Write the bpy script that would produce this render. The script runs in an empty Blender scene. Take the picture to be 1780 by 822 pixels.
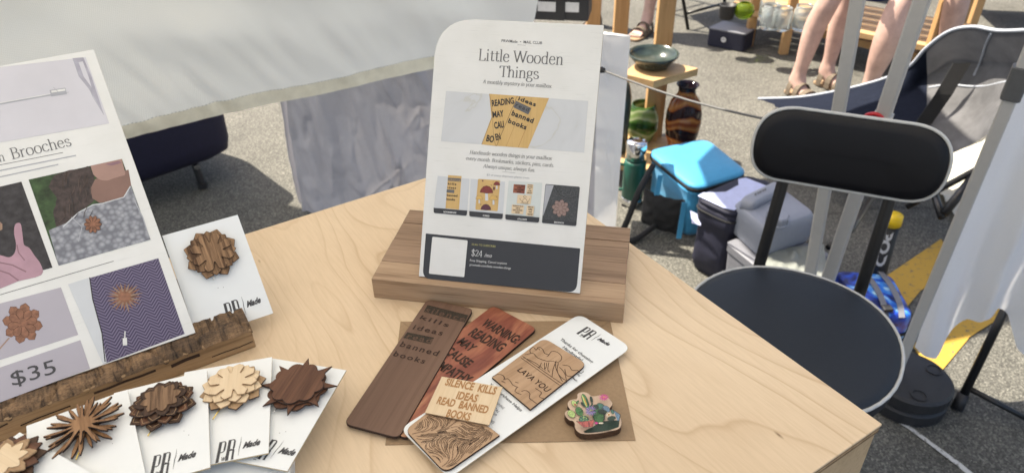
import bpy, math, random
import numpy as np
from mathutils import Vector, Matrix, noise
random.seed(7)
S = bpy.context.scene
COL = S.collection
R = math.radians
# ------------------------------------------------------------------ camera
FPX, PITCH, ROLL, HC = 1250.0, R(34.085), R(-1.054), 1.5
_F = Vector((0, math.cos(PITCH), -math.sin(PITCH))); _R0 = Vector((1, 0, 0)); _U0 = _R0.cross(_F)
_R = _R0*math.cos(ROLL) + _U0*math.sin(ROLL); _U = _U0*math.cos(ROLL) - _R0*math.sin(ROLL)
CAM = Vector((0, 0, HC))
cam = bpy.data.objects.new('camera', bpy.data.cameras.new('camera')); COL.objects.link(cam)
cam.matrix_world = Matrix(((_R.x, _U.x, -_F.x, 0), (_R.y, _U.y, -_F.y, 0), (_R.z, _U.z, -_F.z, HC), (0, 0, 0, 1)))
cam.data.sensor_width = 36; cam.data.lens = FPX/1780*36
cam.data.clip_start = .02; cam.data.clip_end = 300
cam.data.dof.use_dof = True; cam.data.dof.focus_distance = .66; cam.data.dof.aperture_fstop = 11
S.camera = cam
# ------------------------------------------------------------------ light
SUN_EL, SUN_AZ = R(60), R(-58)          # azimuth clockwise from +y (the far side)
sdir = Vector((math.sin(SUN_AZ)*math.cos(SUN_EL), math.cos(SUN_AZ)*math.cos(SUN_EL), math.sin(SUN_EL)))
sun = bpy.data.objects.new('sun', bpy.data.lights.new('sun', 'SUN')); COL.objects.link(sun)
sun.data.energy = 5.0; sun.data.angle = R(.5); sun.data.color = (1, .96, .88)
sun.rotation_euler = sdir.to_track_quat('Z', 'Y').to_euler(); sun.location = (0, 0, 6)
W = bpy.data.worlds.new('World'); S.world = W; W.use_nodes = True
nt = W.node_tree; bg = nt.nodes['Background']
sky = nt.nodes.new('ShaderNodeTexSky'); sky.sky_type = 'NISHITA'; sky.sun_disc = False
sky.sun_elevation = SUN_EL; sky.sun_rotation = SUN_AZ; sky.dust_density = 2.5; sky.air_density = .8
nt.links.new(sky.outputs[0], bg.inputs[0]); bg.inputs[1].default_value = .13
S.view_settings.view_transform = 'Standard'; S.view_settings.look = 'None'
S.view_settings.exposure = 1.32; S.view_settings.gamma = 1
S.view_settings.use_white_balance = True; S.view_settings.white_balance_temperature = 7150; S.view_settings.white_balance_tint = 10
S.cycles.max_bounces = 10; S.cycles.transparent_max_bounces = 16

# ------------------------------------------------------------------ rays: where a line of sight meets a real plane
def ray(x, y): return (_R*(x-890) - _U*(y-411) + _F*FPX).normalized()
def P(x, y, z=0.0):
    d = ray(x, y); return CAM + d*((z-HC)/d.z)
def onplane(o, n, x, y):
    d = ray(x, y); return CAM + d*((o-CAM).dot(n)/d.dot(n))
def above(base, x, y):
    n = Vector((base.x, base.y, 0)).normalized(); return onplane(base, n, x, y)

# ------------------------------------------------------------------ materials
def nodes(name):
    m = bpy.data.materials.new(name); m.use_nodes = True; t = m.node_tree
    return m, t, t.nodes['Principled BSDF']
def N(t, ty, **k):
    n = t.nodes.new('ShaderNode'+ty)
    for a, b in k.items():
        if a.startswith('i_'):
            key = a[2:]; n.inputs[int(key) if key.isdigit() else key.replace('_', ' ')].default_value = b
        else: setattr(n, a, b)
    return n
def L(t, a, b): t.links.new(a, b)
def ramp(t, src, stops):
    r = N(t, 'ValToRGB'); e = r.color_ramp.elements
    while len(e) > len(stops): e.remove(e[-1])
    for i, (p, c) in enumerate(stops):
        if i >= len(e): e.new(p)
        e[i].position = p; e[i].color = (*c, 1) if len(c) == 3 else c
    L(t, src, r.inputs[0]); return r.outputs[0]
def coords(t, scale=(1, 1, 1), rot=(0, 0, 0)):
    tc = N(t, 'TexCoord'); mp = N(t, 'Mapping'); mp.inputs['Scale'].default_value = scale; mp.inputs['Rotation'].default_value = rot
    L(t, tc.outputs['Object'], mp.inputs[0]); return mp.outputs[0]
def mul(c, k): return tuple(min(1, max(0, v*k)) for v in c)
def plain(name, c, rough=.6, metal=0, var=.08, scale=60, bump=0, spec=.5, coat=0, sheen=0, trans=0):
    m, t, b = nodes(name)
    co = coords(t)
    n = N(t, 'TexNoise', i_Scale=scale, i_Detail=4, i_Roughness=.6); L(t, co, n.inputs[0])
    L(t, ramp(t, n.outputs[0], [(.3, mul(c, 1-var)), (.7, mul(c, 1+var))]), b.inputs['Base Color'])
    b.inputs['Roughness'].default_value = rough; b.inputs['Metallic'].default_value = metal
    b.inputs['Specular IOR Level'].default_value = spec; b.inputs['Coat Weight'].default_value = coat
    if sheen: b.inputs['Sheen Weight'].default_value = sheen
    if bump:
        bp = N(t, 'Bump', i_Strength=bump, i_Distance=.002); L(t, n.outputs[0], bp.inputs['Height']); L(t, bp.outputs[0], b.inputs['Normal'])
    if trans:
        tr = N(t, 'BsdfTranslucent'); tr.inputs[0].default_value = (*c, 1)
        mx = N(t, 'MixShader', i_0=trans); out = t.nodes['Material Output']
        L(t, b.outputs[0], mx.inputs[1]); L(t, tr.outputs[0], mx.inputs[2]); L(t, mx.outputs[0], out.inputs[0])
    return m
def wood(name, dark, light, along=0, fine=1.0, bump=.15, rough=.55, knots=.0, streak=1.0, rot=0, contrast=1):
    """straight-grained timber; along = local axis of the grain"""
    m, t, b = nodes(name)
    s = [90*fine, 90*fine, 90*fine]; s[along] = 5*fine
    co = coords(t, tuple(s), (0, 0, rot))
    n1 = N(t, 'TexNoise', i_Scale=1, i_Detail=6, i_Roughness=.65, i_Distortion=.3); L(t, co, n1.inputs[0])
    s2 = [v*5 for v in s]; s2[along] = 14*fine
    co2 = coords(t, tuple(s2), (0, 0, rot))
    n2 = N(t, 'TexNoise', i_Scale=1, i_Detail=3, i_Roughness=.7); L(t, co2, n2.inputs[0])
    mid = tuple((a+c)/2 for a, c in zip(dark, light))
    w = .2/contrast
    c1 = ramp(t, n1.outputs[0], [(.5-w, dark), (.5, mid), (.5+w, light)])
    c2 = ramp(t, n2.outputs[0], [(.33, (.55, .5, .45)), (.5, (1, 1, 1))])
    mx = N(t, 'MixRGB', blend_type='MULTIPLY', i_0=.7*streak); L(t, c1, mx.inputs[1]); L(t, c2, mx.inputs[2])
    L(t, mx.outputs[0], b.inputs['Base Color'])
    b.inputs['Roughness'].default_value = rough; b.inputs['Specular IOR Level'].default_value = .3
    bp = N(t, 'Bump', i_Strength=bump, i_Distance=.0008); L(t, n2.outputs[0], bp.inputs['Height']); L(t, bp.outputs[0], b.inputs['Normal'])
    return m
def plywood(name):
    """rotary-cut birch face: thin wandering contour lines that follow the grain"""
    m, t, b = nodes(name)
    co = coords(t, (1.7, 5.2, 1))           # grain along local x
    n1 = N(t, 'TexNoise', i_Scale=1.0, i_Detail=2.5, i_Roughness=.42, i_Distortion=.25); L(t, co, n1.inputs[0])
    mu = N(t, 'Math', operation='MULTIPLY'); mu.inputs[1].default_value = 23; L(t, n1.outputs[0], mu.inputs[0])
    fr = N(t, 'Math', operation='FRACT'); L(t, mu.outputs[0], fr.inputs[0])
    ln = ramp(t, fr.outputs[0], [(0, (.7, .7, .7)), (.05, (0, 0, 0)), (.7, (.03, .03, .03)), (.9, (.3, .3, .3)), (.98, (1, 1, 1))])
    co3 = coords(t, (3, 9, 3)); n4 = N(t, 'TexNoise', i_Scale=1, i_Detail=2); L(t, co3, n4.inputs[0])
    fade = ramp(t, n4.outputs[0], [(.35, (.12, .12, .12)), (.65, (.62, .62, .62))])
    lm = N(t, 'MixRGB', blend_type='MULTIPLY', i_0=1); L(t, ln, lm.inputs[1]); L(t, fade, lm.inputs[2])
    co2 = coords(t, (30, 420, 30)); n2 = N(t, 'TexNoise', i_Scale=1, i_Detail=4, i_Roughness=.7); L(t, co2, n2.inputs[0])
    n3 = N(t, 'TexNoise', i_Scale=4, i_Detail=3); L(t, coords(t), n3.inputs[0])
    base = ramp(t, n3.outputs[0], [(.3, (.625, .468, .308)), (.7, (.705, .548, .378))])
    fine = ramp(t, n2.outputs[0], [(.3, (.84, .82, .79)), (.6, (1, 1, 1))])
    m1 = N(t, 'MixRGB', blend_type='MULTIPLY', i_0=.55); L(t, base, m1.inputs[1]); L(t, fine, m1.inputs[2])
    m2 = N(t, 'MixRGB'); L(t, lm.outputs[0], m2.inputs[0]); L(t, m1.outputs[0], m2.inputs[1]); m2.inputs[2].default_value = (.46, .31, .18, 1)
    # small dark pin flecks
    vo = N(t, 'TexVoronoi', i_Scale=1); L(t, coords(t, (9, 30, 9)), vo.inputs[0])
    fk = ramp(t, vo.outputs['Distance'], [(.0, (1, 1, 1)), (.045, (0, 0, 0))])
    m3 = N(t, 'MixRGB'); L(t, fk, m3.inputs[0]); L(t, m2.outputs[0], m3.inputs[1]); m3.inputs[2].default_value = (.16, .09, .04, 1)
    L(t, m3.outputs[0], b.inputs['Base Color'])
    b.inputs['Roughness'].default_value = .52; b.inputs['Specular IOR Level'].default_value = .35
    bp = N(t, 'Bump', i_Strength=.06, i_Distance=.0006); L(t, n2.outputs[0], bp.inputs['Height']); L(t, bp.outputs[0], b.inputs['Normal'])
    return m
def glass(name, c, rough=.03, stripes=None):
    m, t, b = nodes(name)
    b.inputs['Transmission Weight'].default_value = .85 if not stripes else .35
    b.inputs['Roughness'].default_value = rough; b.inputs['IOR'].default_value = 1.3
    if stripes:
        w = N(t, 'TexWave', i_Scale=3.6, i_Distortion=5.5, i_Detail=2); w.bands_direction = 'Z'; w.inputs['Detail Scale'].default_value = 1.5
        L(t, coords(t), w.inputs[0])
        L(t, ramp(t, w.outputs[0], stripes), b.inputs['Base Color'])
    else: b.inputs['Base Color'].default_value = (*c, 1)
    return m
def asphalt():
    m, t, b = nodes('asphalt')
    co = coords(t)
    v = N(t, 'TexVoronoi', i_Scale=230); L(t, co, v.inputs[0])
    n = N(t, 'TexNoise', i_Scale=2.2, i_Detail=6, i_Roughness=.65); L(t, co, n.inputs[0])
    n2 = N(t, 'TexNoise', i_Scale=260, i_Detail=2); L(t, co, n2.inputs[0])
    c1 = ramp(t, v.outputs['Color'], [(0, (.055, .054, .050)), (.6, (.122, .119, .107)), (1, (.255, .248, .218))])
    c2 = ramp(t, n.outputs[0], [(.28, (.55, .55, .54)), (.42, (.85, .85, .84)), (.7, (1.08, 1.07, 1.05))])
    mx = N(t, 'MixRGB', blend_type='MULTIPLY', i_0=1); L(t, c1, mx.inputs[1]); L(t, c2, mx.inputs[2])
    ck = N(t, 'TexVoronoi', i_Scale=.33, feature='DISTANCE_TO_EDGE')
    dn = N(t, 'TexNoise', i_Scale=3, i_Detail=6); L(t, co, dn.inputs[0])
    ad = N(t, 'MixRGB', i_0=.12); L(t, co, ad.inputs[1]); L(t, dn.outputs['Color'], ad.inputs[2]); L(t, ad.outputs[0], ck.inputs[0])
    ckr = ramp(t, ck.outputs['Distance'], [(0, (.55, .55, .55)), (.003, (1, 1, 1))])
    m2 = N(t, 'MixRGB', blend_type='MULTIPLY', i_0=.8); L(t, mx.outputs[0], m2.inputs[1]); L(t, ckr, m2.inputs[2])
    L(t, m2.outputs[0], b.inputs['Base Color'])
    b.inputs['Roughness'].default_value = .9; b.inputs['Specular IOR Level'].default_value = .25
    bp = N(t, 'Bump', i_Strength=.5, i_Distance=.004); L(t, v.outputs['Distance'], bp.inputs['Height']); L(t, bp.outputs[0], b.inputs['Normal'])
    return m
def worn_paint(name, c, wear=.5):
    m, t, b = nodes(name)
    n = N(t, 'TexNoise', i_Scale=60, i_Detail=6, i_Roughness=.7); L(t, coords(t), n.inputs[0])
    L(t, ramp(t, n.outputs[0], [(wear-.1, (.1, .095, .085)), (wear, c)]), b.inputs['Base Color']); b.inputs['Roughness'].default_value = .8
    return m
def knit(name, c1, c2, scale=400, kind='knit'):
    m, t, b = nodes(name)
    if kind == 'herring':
        co = coords(t, (1, 1, 1))
        sx = N(t, 'SeparateXYZ'); L(t, co, sx.inputs[0])
        a = N(t, 'Math', operation='PINGPONG'); a.inputs[1].default_value = .0055; L(t, sx.outputs[0], a.inputs[0])
        k = N(t, 'Math', operation='ADD'); L(t, a.outputs[0], k.inputs[0]); L(t, sx.outputs[1], k.inputs[1])
        f = N(t, 'Math', operation='PINGPONG'); f.inputs[1].default_value = .0014; L(t, k.outputs[0], f.inputs[0])
        g = N(t, 'Math', operation='MULTIPLY'); g.inputs[1].default_value = 710; L(t, f.outputs[0], g.inputs[0]); src = g.outputs[0]
    else:
        v = N(t, 'TexVoronoi', i_Scale=scale); L(t, coords(t), v.inputs[0]); src = v.outputs['Distance']
    L(t, ramp(t, src, [(.15, c1), (.75, c2)]), b.inputs['Base Color']); b.inputs['Roughness'].default_value = .85
    return m
def galaxy():
    m, t, b = nodes('blue_galaxy_print')
    n = N(t, 'TexNoise', i_Scale=16, i_Detail=5, i_Distortion=1.2); L(t, coords(t), n.inputs[0])
    L(t, ramp(t, n.outputs[0], [(.36, (.005, .012, .1)), (.47, (.01, .06, .5)), (.55, (.02, .22, .75)), (.68, (.45, .75, .95))]), b.inputs['Base Color'])
    b.inputs['Roughness'].default_value = .45; return m
def patina(name):
    m, t, b = nodes(name)
    n = N(t, 'TexNoise', i_Scale=1, i_Detail=7, i_Roughness=.7); L(t, coords(t, (16, 55, 60)), n.inputs[0])
    cr = N(t, 'TexNoise', i_Scale=1, i_Detail=5, i_Roughness=.75, i_Distortion=.6); L(t, coords(t, (190, 26, 60)), cr.inputs[0])
    fi = N(t, 'TexNoise', i_Scale=1, i_Detail=3, i_Roughness=.7); L(t, coords(t, (420, 900, 400)), fi.inputs[0])
    c1 = ramp(t, n.outputs[0], [(.3, (.06, .038, .023)), (.47, (.15, .094, .053)), (.62, (.28, .175, .095))])
    c2 = ramp(t, cr.outputs[0], [(.36, (.16, .13, .14)), (.44, (.7, .68, .66)), (.6, (1.15, 1.1, 1.05))])
    c3_ = ramp(t, fi.outputs[0], [(.35, (.45, .42, .42)), (.55, (1, 1, 1))])
    mx = N(t, 'MixRGB', blend_type='MULTIPLY', i_0=.9); L(t, c1, mx.inputs[1]); L(t, c2, mx.inputs[2])
    m2 = N(t, 'MixRGB', blend_type='MULTIPLY', i_0=.8); L(t, mx.outputs[0], m2.inputs[1]); L(t, c3_, m2.inputs[2])
    L(t, m2.outputs[0], b.inputs['Base Color']); b.inputs['Roughness'].default_value = .85
    bp = N(t, 'Bump', i_Strength=.8, i_Distance=.0015); L(t, c2, bp.inputs['Height']); L(t, bp.outputs[0], b.inputs['Normal'])
    return m
def gypsum(name, c=(.72, .72, .7)):
    """painted timber board: faint horizontal grain showing through white paint"""
    m, t, b = nodes(name)
    n = N(t, 'TexNoise', i_Scale=1, i_Detail=5, i_Roughness=.7); L(t, coords(t, (40, 700, 40)), n.inputs[0])
    n2 = N(t, 'TexNoise', i_Scale=30, i_Detail=3); L(t, coords(t), n2.inputs[0])
    c1 = ramp(t, n.outputs[0], [(.25, mul(c, .84)), (.42, c), (1, c)])
    c2 = ramp(t, n2.outputs[0], [(.3, (.93, .93, .92)), (.7, (1, 1, 1))])
    mx = N(t, 'MixRGB', blend_type='MULTIPLY', i_0=1); L(t, c1, mx.inputs[1]); L(t, c2, mx.inputs[2])
    L(t, mx.outputs[0], b.inputs['Base Color']); b.inputs['Roughness'].default_value = .55
    bp = N(t, 'Bump', i_Strength=.12, i_Distance=.0005); L(t, n.outputs[0], bp.inputs['Height']); L(t, bp.outputs[0], b.inputs['Normal'])
    return m
def marble(name, c, vein):
    m, t, b = nodes(name)
    n = N(t, 'TexNoise', i_Scale=9, i_Detail=6, i_Distortion=2.2); L(t, coords(t), n.inputs[0])
    L(t, ramp(t, n.outputs[0], [(.4, c), (.49, mul(c, .95)), (.5, vein), (.515, mul(c, .97)), (.7, c)]), b.inputs['Base Color']); b.inputs['Roughness'].default_value = .5
    return m
M = {}
def mm(k, *a, **kw): M[k] = plain(k, *a, **kw)
M['asphalt'] = asphalt(); M['plywood'] = plywood('birch_plywood')
M['ply_edge'] = wood('ply_edge', (.30, .19, .10), (.55, .40, .25), along=0, fine=1.2)
M['ply_dark'] = wood('ply_dark', (.13, .075, .035), (.28, .18, .1), along=0, fine=1.2)
M['ply_side'] = wood('ply_side', (.42, .30, .18), (.55, .41, .26), along=0, fine=.5, contrast=.7, streak=.4)
M['oak'] = wood('oak', (.175, .108, .067), (.37, .245, .16), along=0, fine=.8, bump=.3, contrast=.8)
M['oak_front'] = wood('oak_front', (.29, .185, .112), (.46, .32, .205), along=0, fine=.8, bump=.3, contrast=.8)
M['bark'] = patina('weathered_wood'); M['barn_front'] = wood('barn_front', (.24, .15, .078), (.44, .30, .175), along=0, fine=.7, bump=.4)
M['white_board'] = gypsum('white_painted_board'); M['board_edge'] = plain('board_edge', (.50, .44, .34), .6)
mm('card_white', (.74, .76, .76), .45, var=.02, scale=30); mm('card_edge', (.42, .33, .2), .6)
mm('ink', (.045, .045, .05), .55, var=.05); mm('ink_soft', (.12, .12, .125), .6); mm('ink_pale', (.36, .37, .4), .6)
mm('ink_black', (.018, .018, .02), .5); mm('white_ink', (.68, .68, .66), .5); mm('yellow_ink', (.45, .42, .15), .5)
M['dark_band'] = gypsum('dark_printed_band', (.032, .034, .04))
M['walnut'] = wood('walnut', (.098, .052, .034), (.205, .122, .083), along=1, fine=.45, bump=.12, contrast=.6, streak=.5, rot=R(4))
M['walnut_brooch'] = wood('walnut_brooch', (.085, .04, .018), (.36, .21, .11), along=1, fine=3.2, bump=.1, rot=R(-58), contrast=1.6, streak=.4)
M['walnut_warm'] = wood('walnut_warm', (.08, .04, .02), (.30, .18, .10), along=1, fine=3.0, bump=.1, rot=R(-35), contrast=1.4)
M['walnut_red'] = wood('walnut_red', (.062, .023, .012), (.16, .072, .04), along=1, fine=1.6, bump=.1, rot=R(20))
M['walnut_dark'] = wood('walnut_dark', (.03, .014, .008), (.085, .042, .023), along=1, fine=2.0)
M['burnt'] = plain('burnt_edge', (.03, .014, .008), .8)
M['spiky_wood'] = wood('spiky_wood', (.16, .075, .03), (.36, .2, .1), along=1, fine=2.2)
M['maple'] = wood('maple', (.60, .44, .27), (.74, .60, .42), along=1, fine=1.0, bump=.06, streak=.3, contrast=.6)
M['maple_dark'] = wood('maple_dark', (.28, .17, .09), (.42, .28, .16), along=1, fine=1.5)
def cedar():
    m, t, b = nodes('red_cedar')
    n = N(t, 'TexNoise', i_Scale=1, i_Detail=4, i_Distortion=1.4); L(t, coords(t, (38, 11, 20), (0, 0, R(8))), n.inputs[0])
    n2 = N(t, 'TexNoise', i_Scale=1, i_Detail=4); L(t, coords(t, (500, 20, 200)), n2.inputs[0])
    a = ramp(t, n.outputs[0], [(.28, (.12, .024, .017)), (.42, (.24, .065, .037)), (.53, (.38, .14, .075)), (.66, (.56, .32, .17))])
    c = ramp(t, n2.outputs[0], [(.3, (.75, .7, .68)), (.6, (1, 1, 1))])
    mx = N(t, 'MixRGB', blend_type='MULTIPLY', i_0=.8); L(t, a, mx.inputs[1]); L(t, c, mx.inputs[2]); L(t, mx.outputs[0], b.inputs['Base Color'])
    b.inputs['Roughness'].default_value = .5; return m
M['cedar'] = cedar()
M['engraved'] = plain('laser_engraving', (.035, .015, .008), .8, var=.3, scale=500, bump=.3)
M['engraved_bar'] = plain('engraved_bar', (.036, .024, .013), .85, var=.55, scale=900, bump=.6)
M['engraved_mid'] = plain('engraved_mid', (.085, .045, .028), .8, var=.2, scale=500)
M['engraved_tan'] = plain('engraved_tan', (.36, .18, .07), .8, var=.15, scale=700)
M['alder'] = wood('alder', (.36, .22, .125), (.52, .35, .22), along=1, fine=.7, bump=.08, contrast=.7, streak=.5)
M['maple_pink'] = wood('maple_pink', (.50, .36, .26), (.62, .47, .35), along=1, fine=1, streak=.3, contrast=.5)
M['kraft'] = plain('kraft_paper', (.30, .20, .115), .8, var=.07, scale=350, bump=.1)
M['brass'] = plain('brass_pin', (.75, .55, .15), .25, metal=1); M['steel'] = plain('steel_pin', (.6, .6, .6), .25, metal=1)
def banner_mat():
    m, t, b = nodes('banner_vinyl')
    co = coords(t)
    w1 = N(t, 'TexWave', i_Scale=95); w1.bands_direction = 'Z'; L(t, co, w1.inputs[0])
    w2 = N(t, 'TexWave', i_Scale=95); w2.bands_direction = 'X'; L(t, co, w2.inputs[0])
    mx = N(t, 'MixRGB', i_0=.5); L(t, w1.outputs[0], mx.inputs[1]); L(t, w2.outputs[0], mx.inputs[2])
    c = ramp(t, mx.outputs[0], [(.1, (.74, .74, .69)), (.8, (.86, .86, .81))])
    L(t, c, b.inputs['Base Color']); b.inputs['Roughness'].default_value = .33
    bp = N(t, 'Bump', i_Strength=.35, i_Distance=.0008); L(t, mx.outputs[0], bp.inputs['Height']); L(t, bp.outputs[0], b.inputs['Normal'])
    tr = N(t, 'BsdfTranslucent'); L(t, c, tr.inputs[0]); ms = N(t, 'MixShader', i_0=.35)
    L(t, b.outputs[0], ms.inputs[1]); L(t, tr.outputs[0], ms.inputs[2]); L(t, ms.outputs[0], t.nodes['Material Output'].inputs[0])
    return m
M['banner'] = banner_mat()
mm('hem', (.80, .77, .64), .6, var=.08, scale=40, trans=.15)
mm('cloth_white', (.82, .82, .82), .85, spec=.2, var=.05, scale=500, bump=.4, trans=.34); mm('cloth_shaded', (.47, .46, .49), .75, var=.03, trans=.12)  # grey copy is the white cloth with its shade put into the colour
mm('canopy_cloth', (.82, .81, .78), .8, var=.02, trans=.38)
mm('black_vinyl', (.006, .006, .008), .5, spec=.3, var=.1, bump=.05, scale=300); mm('navy_vinyl', (.017, .021, .028), .55, spec=.35, var=.1, bump=.05, scale=300)
mm('piping', (.52, .52, .50), .5); mm('black_metal', (.012, .012, .013), .35, var=.1); mm('black_plastic', (.02, .02, .022), .55)
mm('pole_grey', (.45, .435, .41), .4, metal=0, var=.03); mm('bracket_grey', (.09, .09, .09), .5); mm('red_plastic', (.5, .01, .02), .35)
mm('sling_navy', (.011, .014, .024), .9, spec=.05, var=.15); mm('sling_grey', (.12, .12, .126), .8, spec=.2, var=.3, scale=12, trans=.18); mm('sling_piping', (.36, .39, .44), .6)
mm('navy_bag', (.009, .009, .032), .7, var=.15); mm('thermos_green', (.012, .09, .065), .35, var=.05, coat=.2); mm('chrome', (.75, .75, .75), .12, metal=1)
mm('cooler_blue', (.03, .28, .52), .6, var=.05, sheen=.2); mm('cooler_navy', (.012, .013, .03), .7); mm('lavender', (.48, .52, .75), .5); mm('black_fabric', (.014, .014, .015), .85, bump=.3)
mm('jerry_grey', (.25, .27, .32), .45, var=.04); mm('grey_bin', (.17, .175, .20), .5); mm('bag_plastic', (.36, .38, .35), .3, trans=.4)
mm('shade_panel_cloth', (.25, .27, .32), .8)
M['pine'] = wood('pine', (.36, .2, .085), (.58, .36, .17), along=2, fine=.35, contrast=.7, streak=.5)
M['pine_flat'] = wood('pine_flat', (.42, .25, .11), (.62, .41, .21), along=0, fine=.35, contrast=.7, streak=.5)
mm('bowl_glaze', (.035, .05, .045), .18, var=.4, scale=25); mm('skin', (.50, .325, .27), .55, var=.17, scale=17); mm('sandal', (.13, .10, .07), .8); mm('sole', (.3, .2, .12), .8)
mm('hair', (.05, .03, .02), .6); mm('shirt_blue', (.05, .08, .2), .8); mm('shirt_rose', (.4, .15, .15), .8); mm('shorts', (.12, .12, .14), .8); mm('shirt_grey', (.3, .3, .3), .8)
mm('blue_plastic', (.005, .02, .2), .4); mm('label_white', (.6, .6, .6), .6); mm('yellow_plastic', (.75, .5, .01), .4)
mm('dark_leaf', (.03, .035, .025), .4); mm('sunlit_cream', (.62, .6, .5), .8, trans=.2)
M['clear_glass'] = glass('clear_glass', (.85, .9, .9), .08); M['lime_glass'] = glass('lime_glass', (.4, .55, .06)); M['green_glass'] = glass('green_glass', (.28, .42, .12), .05, [(.0, (.02, .06, .015)), (.35, (.1, .2, .05)), (.6, (.45, .5, .3)), (1, (.2, .3, .1))])
M['amber_glass'] = glass('amber_glass', (.3, .1, .02), .08, [(.0, (.012, .008, .014)), (.3, (.025, .012, .014)), (.40, (.22, .06, .02)), (.7, (.42, .19, .06)), (1, (.2, .05, .02))])
M['yellow_paint'] = worn_paint('yellow_road_paint', (.44, .27, .04), .44); M['chalk'] = worn_paint('white_spray_paint', (.5, .5, .48), .46)
M['galaxy'] = galaxy()

# ------------------------------------------------------------------ mesh builder
class MB:
    def __init__(s): s.v = []; s.f = []; s.m = []
    def add(s, vs, fs, m=0):
        b = len(s.v); s.v += [tuple(v) for v in vs]; s.f += [tuple(b+i for i in f) for f in fs]; s.m += [m]*len(fs)
    def prism(s, poly, z0, z1, m=0, ms=None):
        n = len(poly); ms = m if ms is None else ms
        a = sum(poly[i][0]*poly[(i+1) % n][1]-poly[(i+1) % n][0]*poly[i][1] for i in range(n))
        if a < 0: poly = poly[::-1]
        vs = [(p[0], p[1], z0) for p in poly]+[(p[0], p[1], z1) for p in poly]
        b = len(s.v); s.add(vs, [tuple(range(n-1, -1, -1)), tuple(range(n, 2*n))], m)
        for i in range(n): s.f.append((b+i, b+(i+1) % n, b+n+(i+1) % n, b+n+i)); s.m.append(ms)
    def flat(s, poly, z, m=0):
        n = len(poly); a = sum(poly[i][0]*poly[(i+1) % n][1]-poly[(i+1) % n][0]*poly[i][1] for i in range(n))
        if a < 0: poly = poly[::-1]
        s.add([(p[0], p[1], z) for p in poly], [tuple(range(n))], m)
    def loft(s, rings, m=0, cap=True):
        n = len(rings[0]); b = len(s.v)
        for r in rings: s.v += [tuple(p) for p in r]
        for k in range(len(rings)-1):
            for i in range(n): s.f.append((b+k*n+i, b+k*n+(i+1) % n, b+(k+1)*n+(i+1) % n, b+(k+1)*n+i)); s.m.append(m)
        if cap:
            s.f.append(tuple(b+i for i in range(n-1, -1, -1))); s.m.append(m)
            s.f.append(tuple(b+(len(rings)-1)*n+i for i in range(n))); s.m.append(m)
    def box(s, x0, x1, y0, y1, z0, z1, m=0): s.prism([(x0, y0), (x1, y0), (x1, y1), (x0, y1)], z0, z1, m)
    def tube(s, pts, r, n=8, m=0, cap=True, closed=False):
        pts = [Vector(p) for p in pts]; k = len(pts); rs = r if isinstance(r, (list, tuple)) else [r]*k
        rings = []; up = None
        for i, p in enumerate(pts):
            if closed: d = (pts[(i+1) % k]-pts[i-1])
            else: d = (pts[min(i+1, k-1)]-pts[max(i-1, 0)])
            d = d.normalized() if d.length > 1e-9 else Vector((0, 0, 1))
            if up is None: up = d.orthogonal().normalized()
            up = (up-d*up.dot(d)).normalized(); q = d.cross(up)
            rings.append([p+(up*math.cos(a)+q*math.sin(a))*rs[i] for a in [2*math.pi*j/n for j in range(n)]])
        if closed: rings.append(rings[0]); cap = False
        s.loft(rings, m, cap)
    def lathe(s, prof, o=(0, 0, 0), n=28, m=0, cap=True):
        s.loft([[(o[0]+r*math.cos(2*math.pi*j/n), o[1]+r*math.sin(2*math.pi*j/n), o[2]+z) for j in range(n)] for r, z in prof], m, cap)
    def grid(s, fn, nu, nv, m=0):
        b = len(s.v)
        for j in range(nv+1):
            for i in range(nu+1): s.v.append(tuple(fn(i/nu, j/nv)))
        for j in range(nv):
            for i in range(nu): a = b+j*(nu+1)+i; s.f.append((a, a+1, a+nu+2, a+nu+1)); s.m.append(m)
    def ribbon(s, pts, w, z, m=0):
        k = len(pts); ws = w if isinstance(w, (list, tuple)) else [w]*k
        Ls, Rs = [], []
        for i in range(k):
            a = pts[max(i-1, 0)]; c = pts[min(i+1, k-1)]; dx, dy = c[0]-a[0], c[1]-a[1]; d = math.hypot(dx, dy) or 1
            nx, ny = -dy/d*ws[i]/2, dx/d*ws[i]/2
            Ls.append((pts[i][0]+nx, pts[i][1]+ny, z)); Rs.append((pts[i][0]-nx, pts[i][1]-ny, z))
        s.add(Rs+Ls, [(i, i+1, k+i+1, k+i) for i in range(k-1)], m)
    def build(s, name, mats, parent=None, mw=None, smooth=False, bevel=0, sub=0, solid=0, bseg=2):
        me = bpy.data.meshes.new(name); me.from_pydata(s.v, [], s.f)
        if isinstance(mats, str): mats = [mats]
        for k in mats: me.materials.append(M[k])
        me.polygons.foreach_set('material_index', s.m)
        if smooth: me.polygons.foreach_set('use_smooth', [True]*len(s.f))
        me.update()
        o = bpy.data.objects.new(name, me); COL.objects.link(o)
        if parent is not None: o.parent = parent
        if mw is not None: o.matrix_world = mw
        if solid: q = o.modifiers.new('s', 'SOLIDIFY'); q.thickness = solid; q.offset = 0
        if sub: q = o.modifiers.new('d', 'SUBSURF'); q.levels = q.render_levels = sub
        if bevel: q = o.modifiers.new('b', 'BEVEL'); q.width = bevel; q.segments = bseg; q.limit_method = 'ANGLE'; q.angle_limit = R(40); q.harden_normals = False
        return o
def tag(o, label, cat, group=None):
    o['label'] = label; o['category'] = cat
    if group: o['group'] = group
    return o
def thing(name, label, cat, mw=None, group=None):
    o = bpy.data.objects.new(name, None); COL.objects.link(o); o.empty_display_size = .02
    if isinstance(mw, (Vector, tuple)): mw = Matrix.Translation(mw)
    if mw is not None: o.matrix_world = mw
    return tag(o, label, cat, group)
def struct(o): o['kind'] = 'structure'; return o
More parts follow.
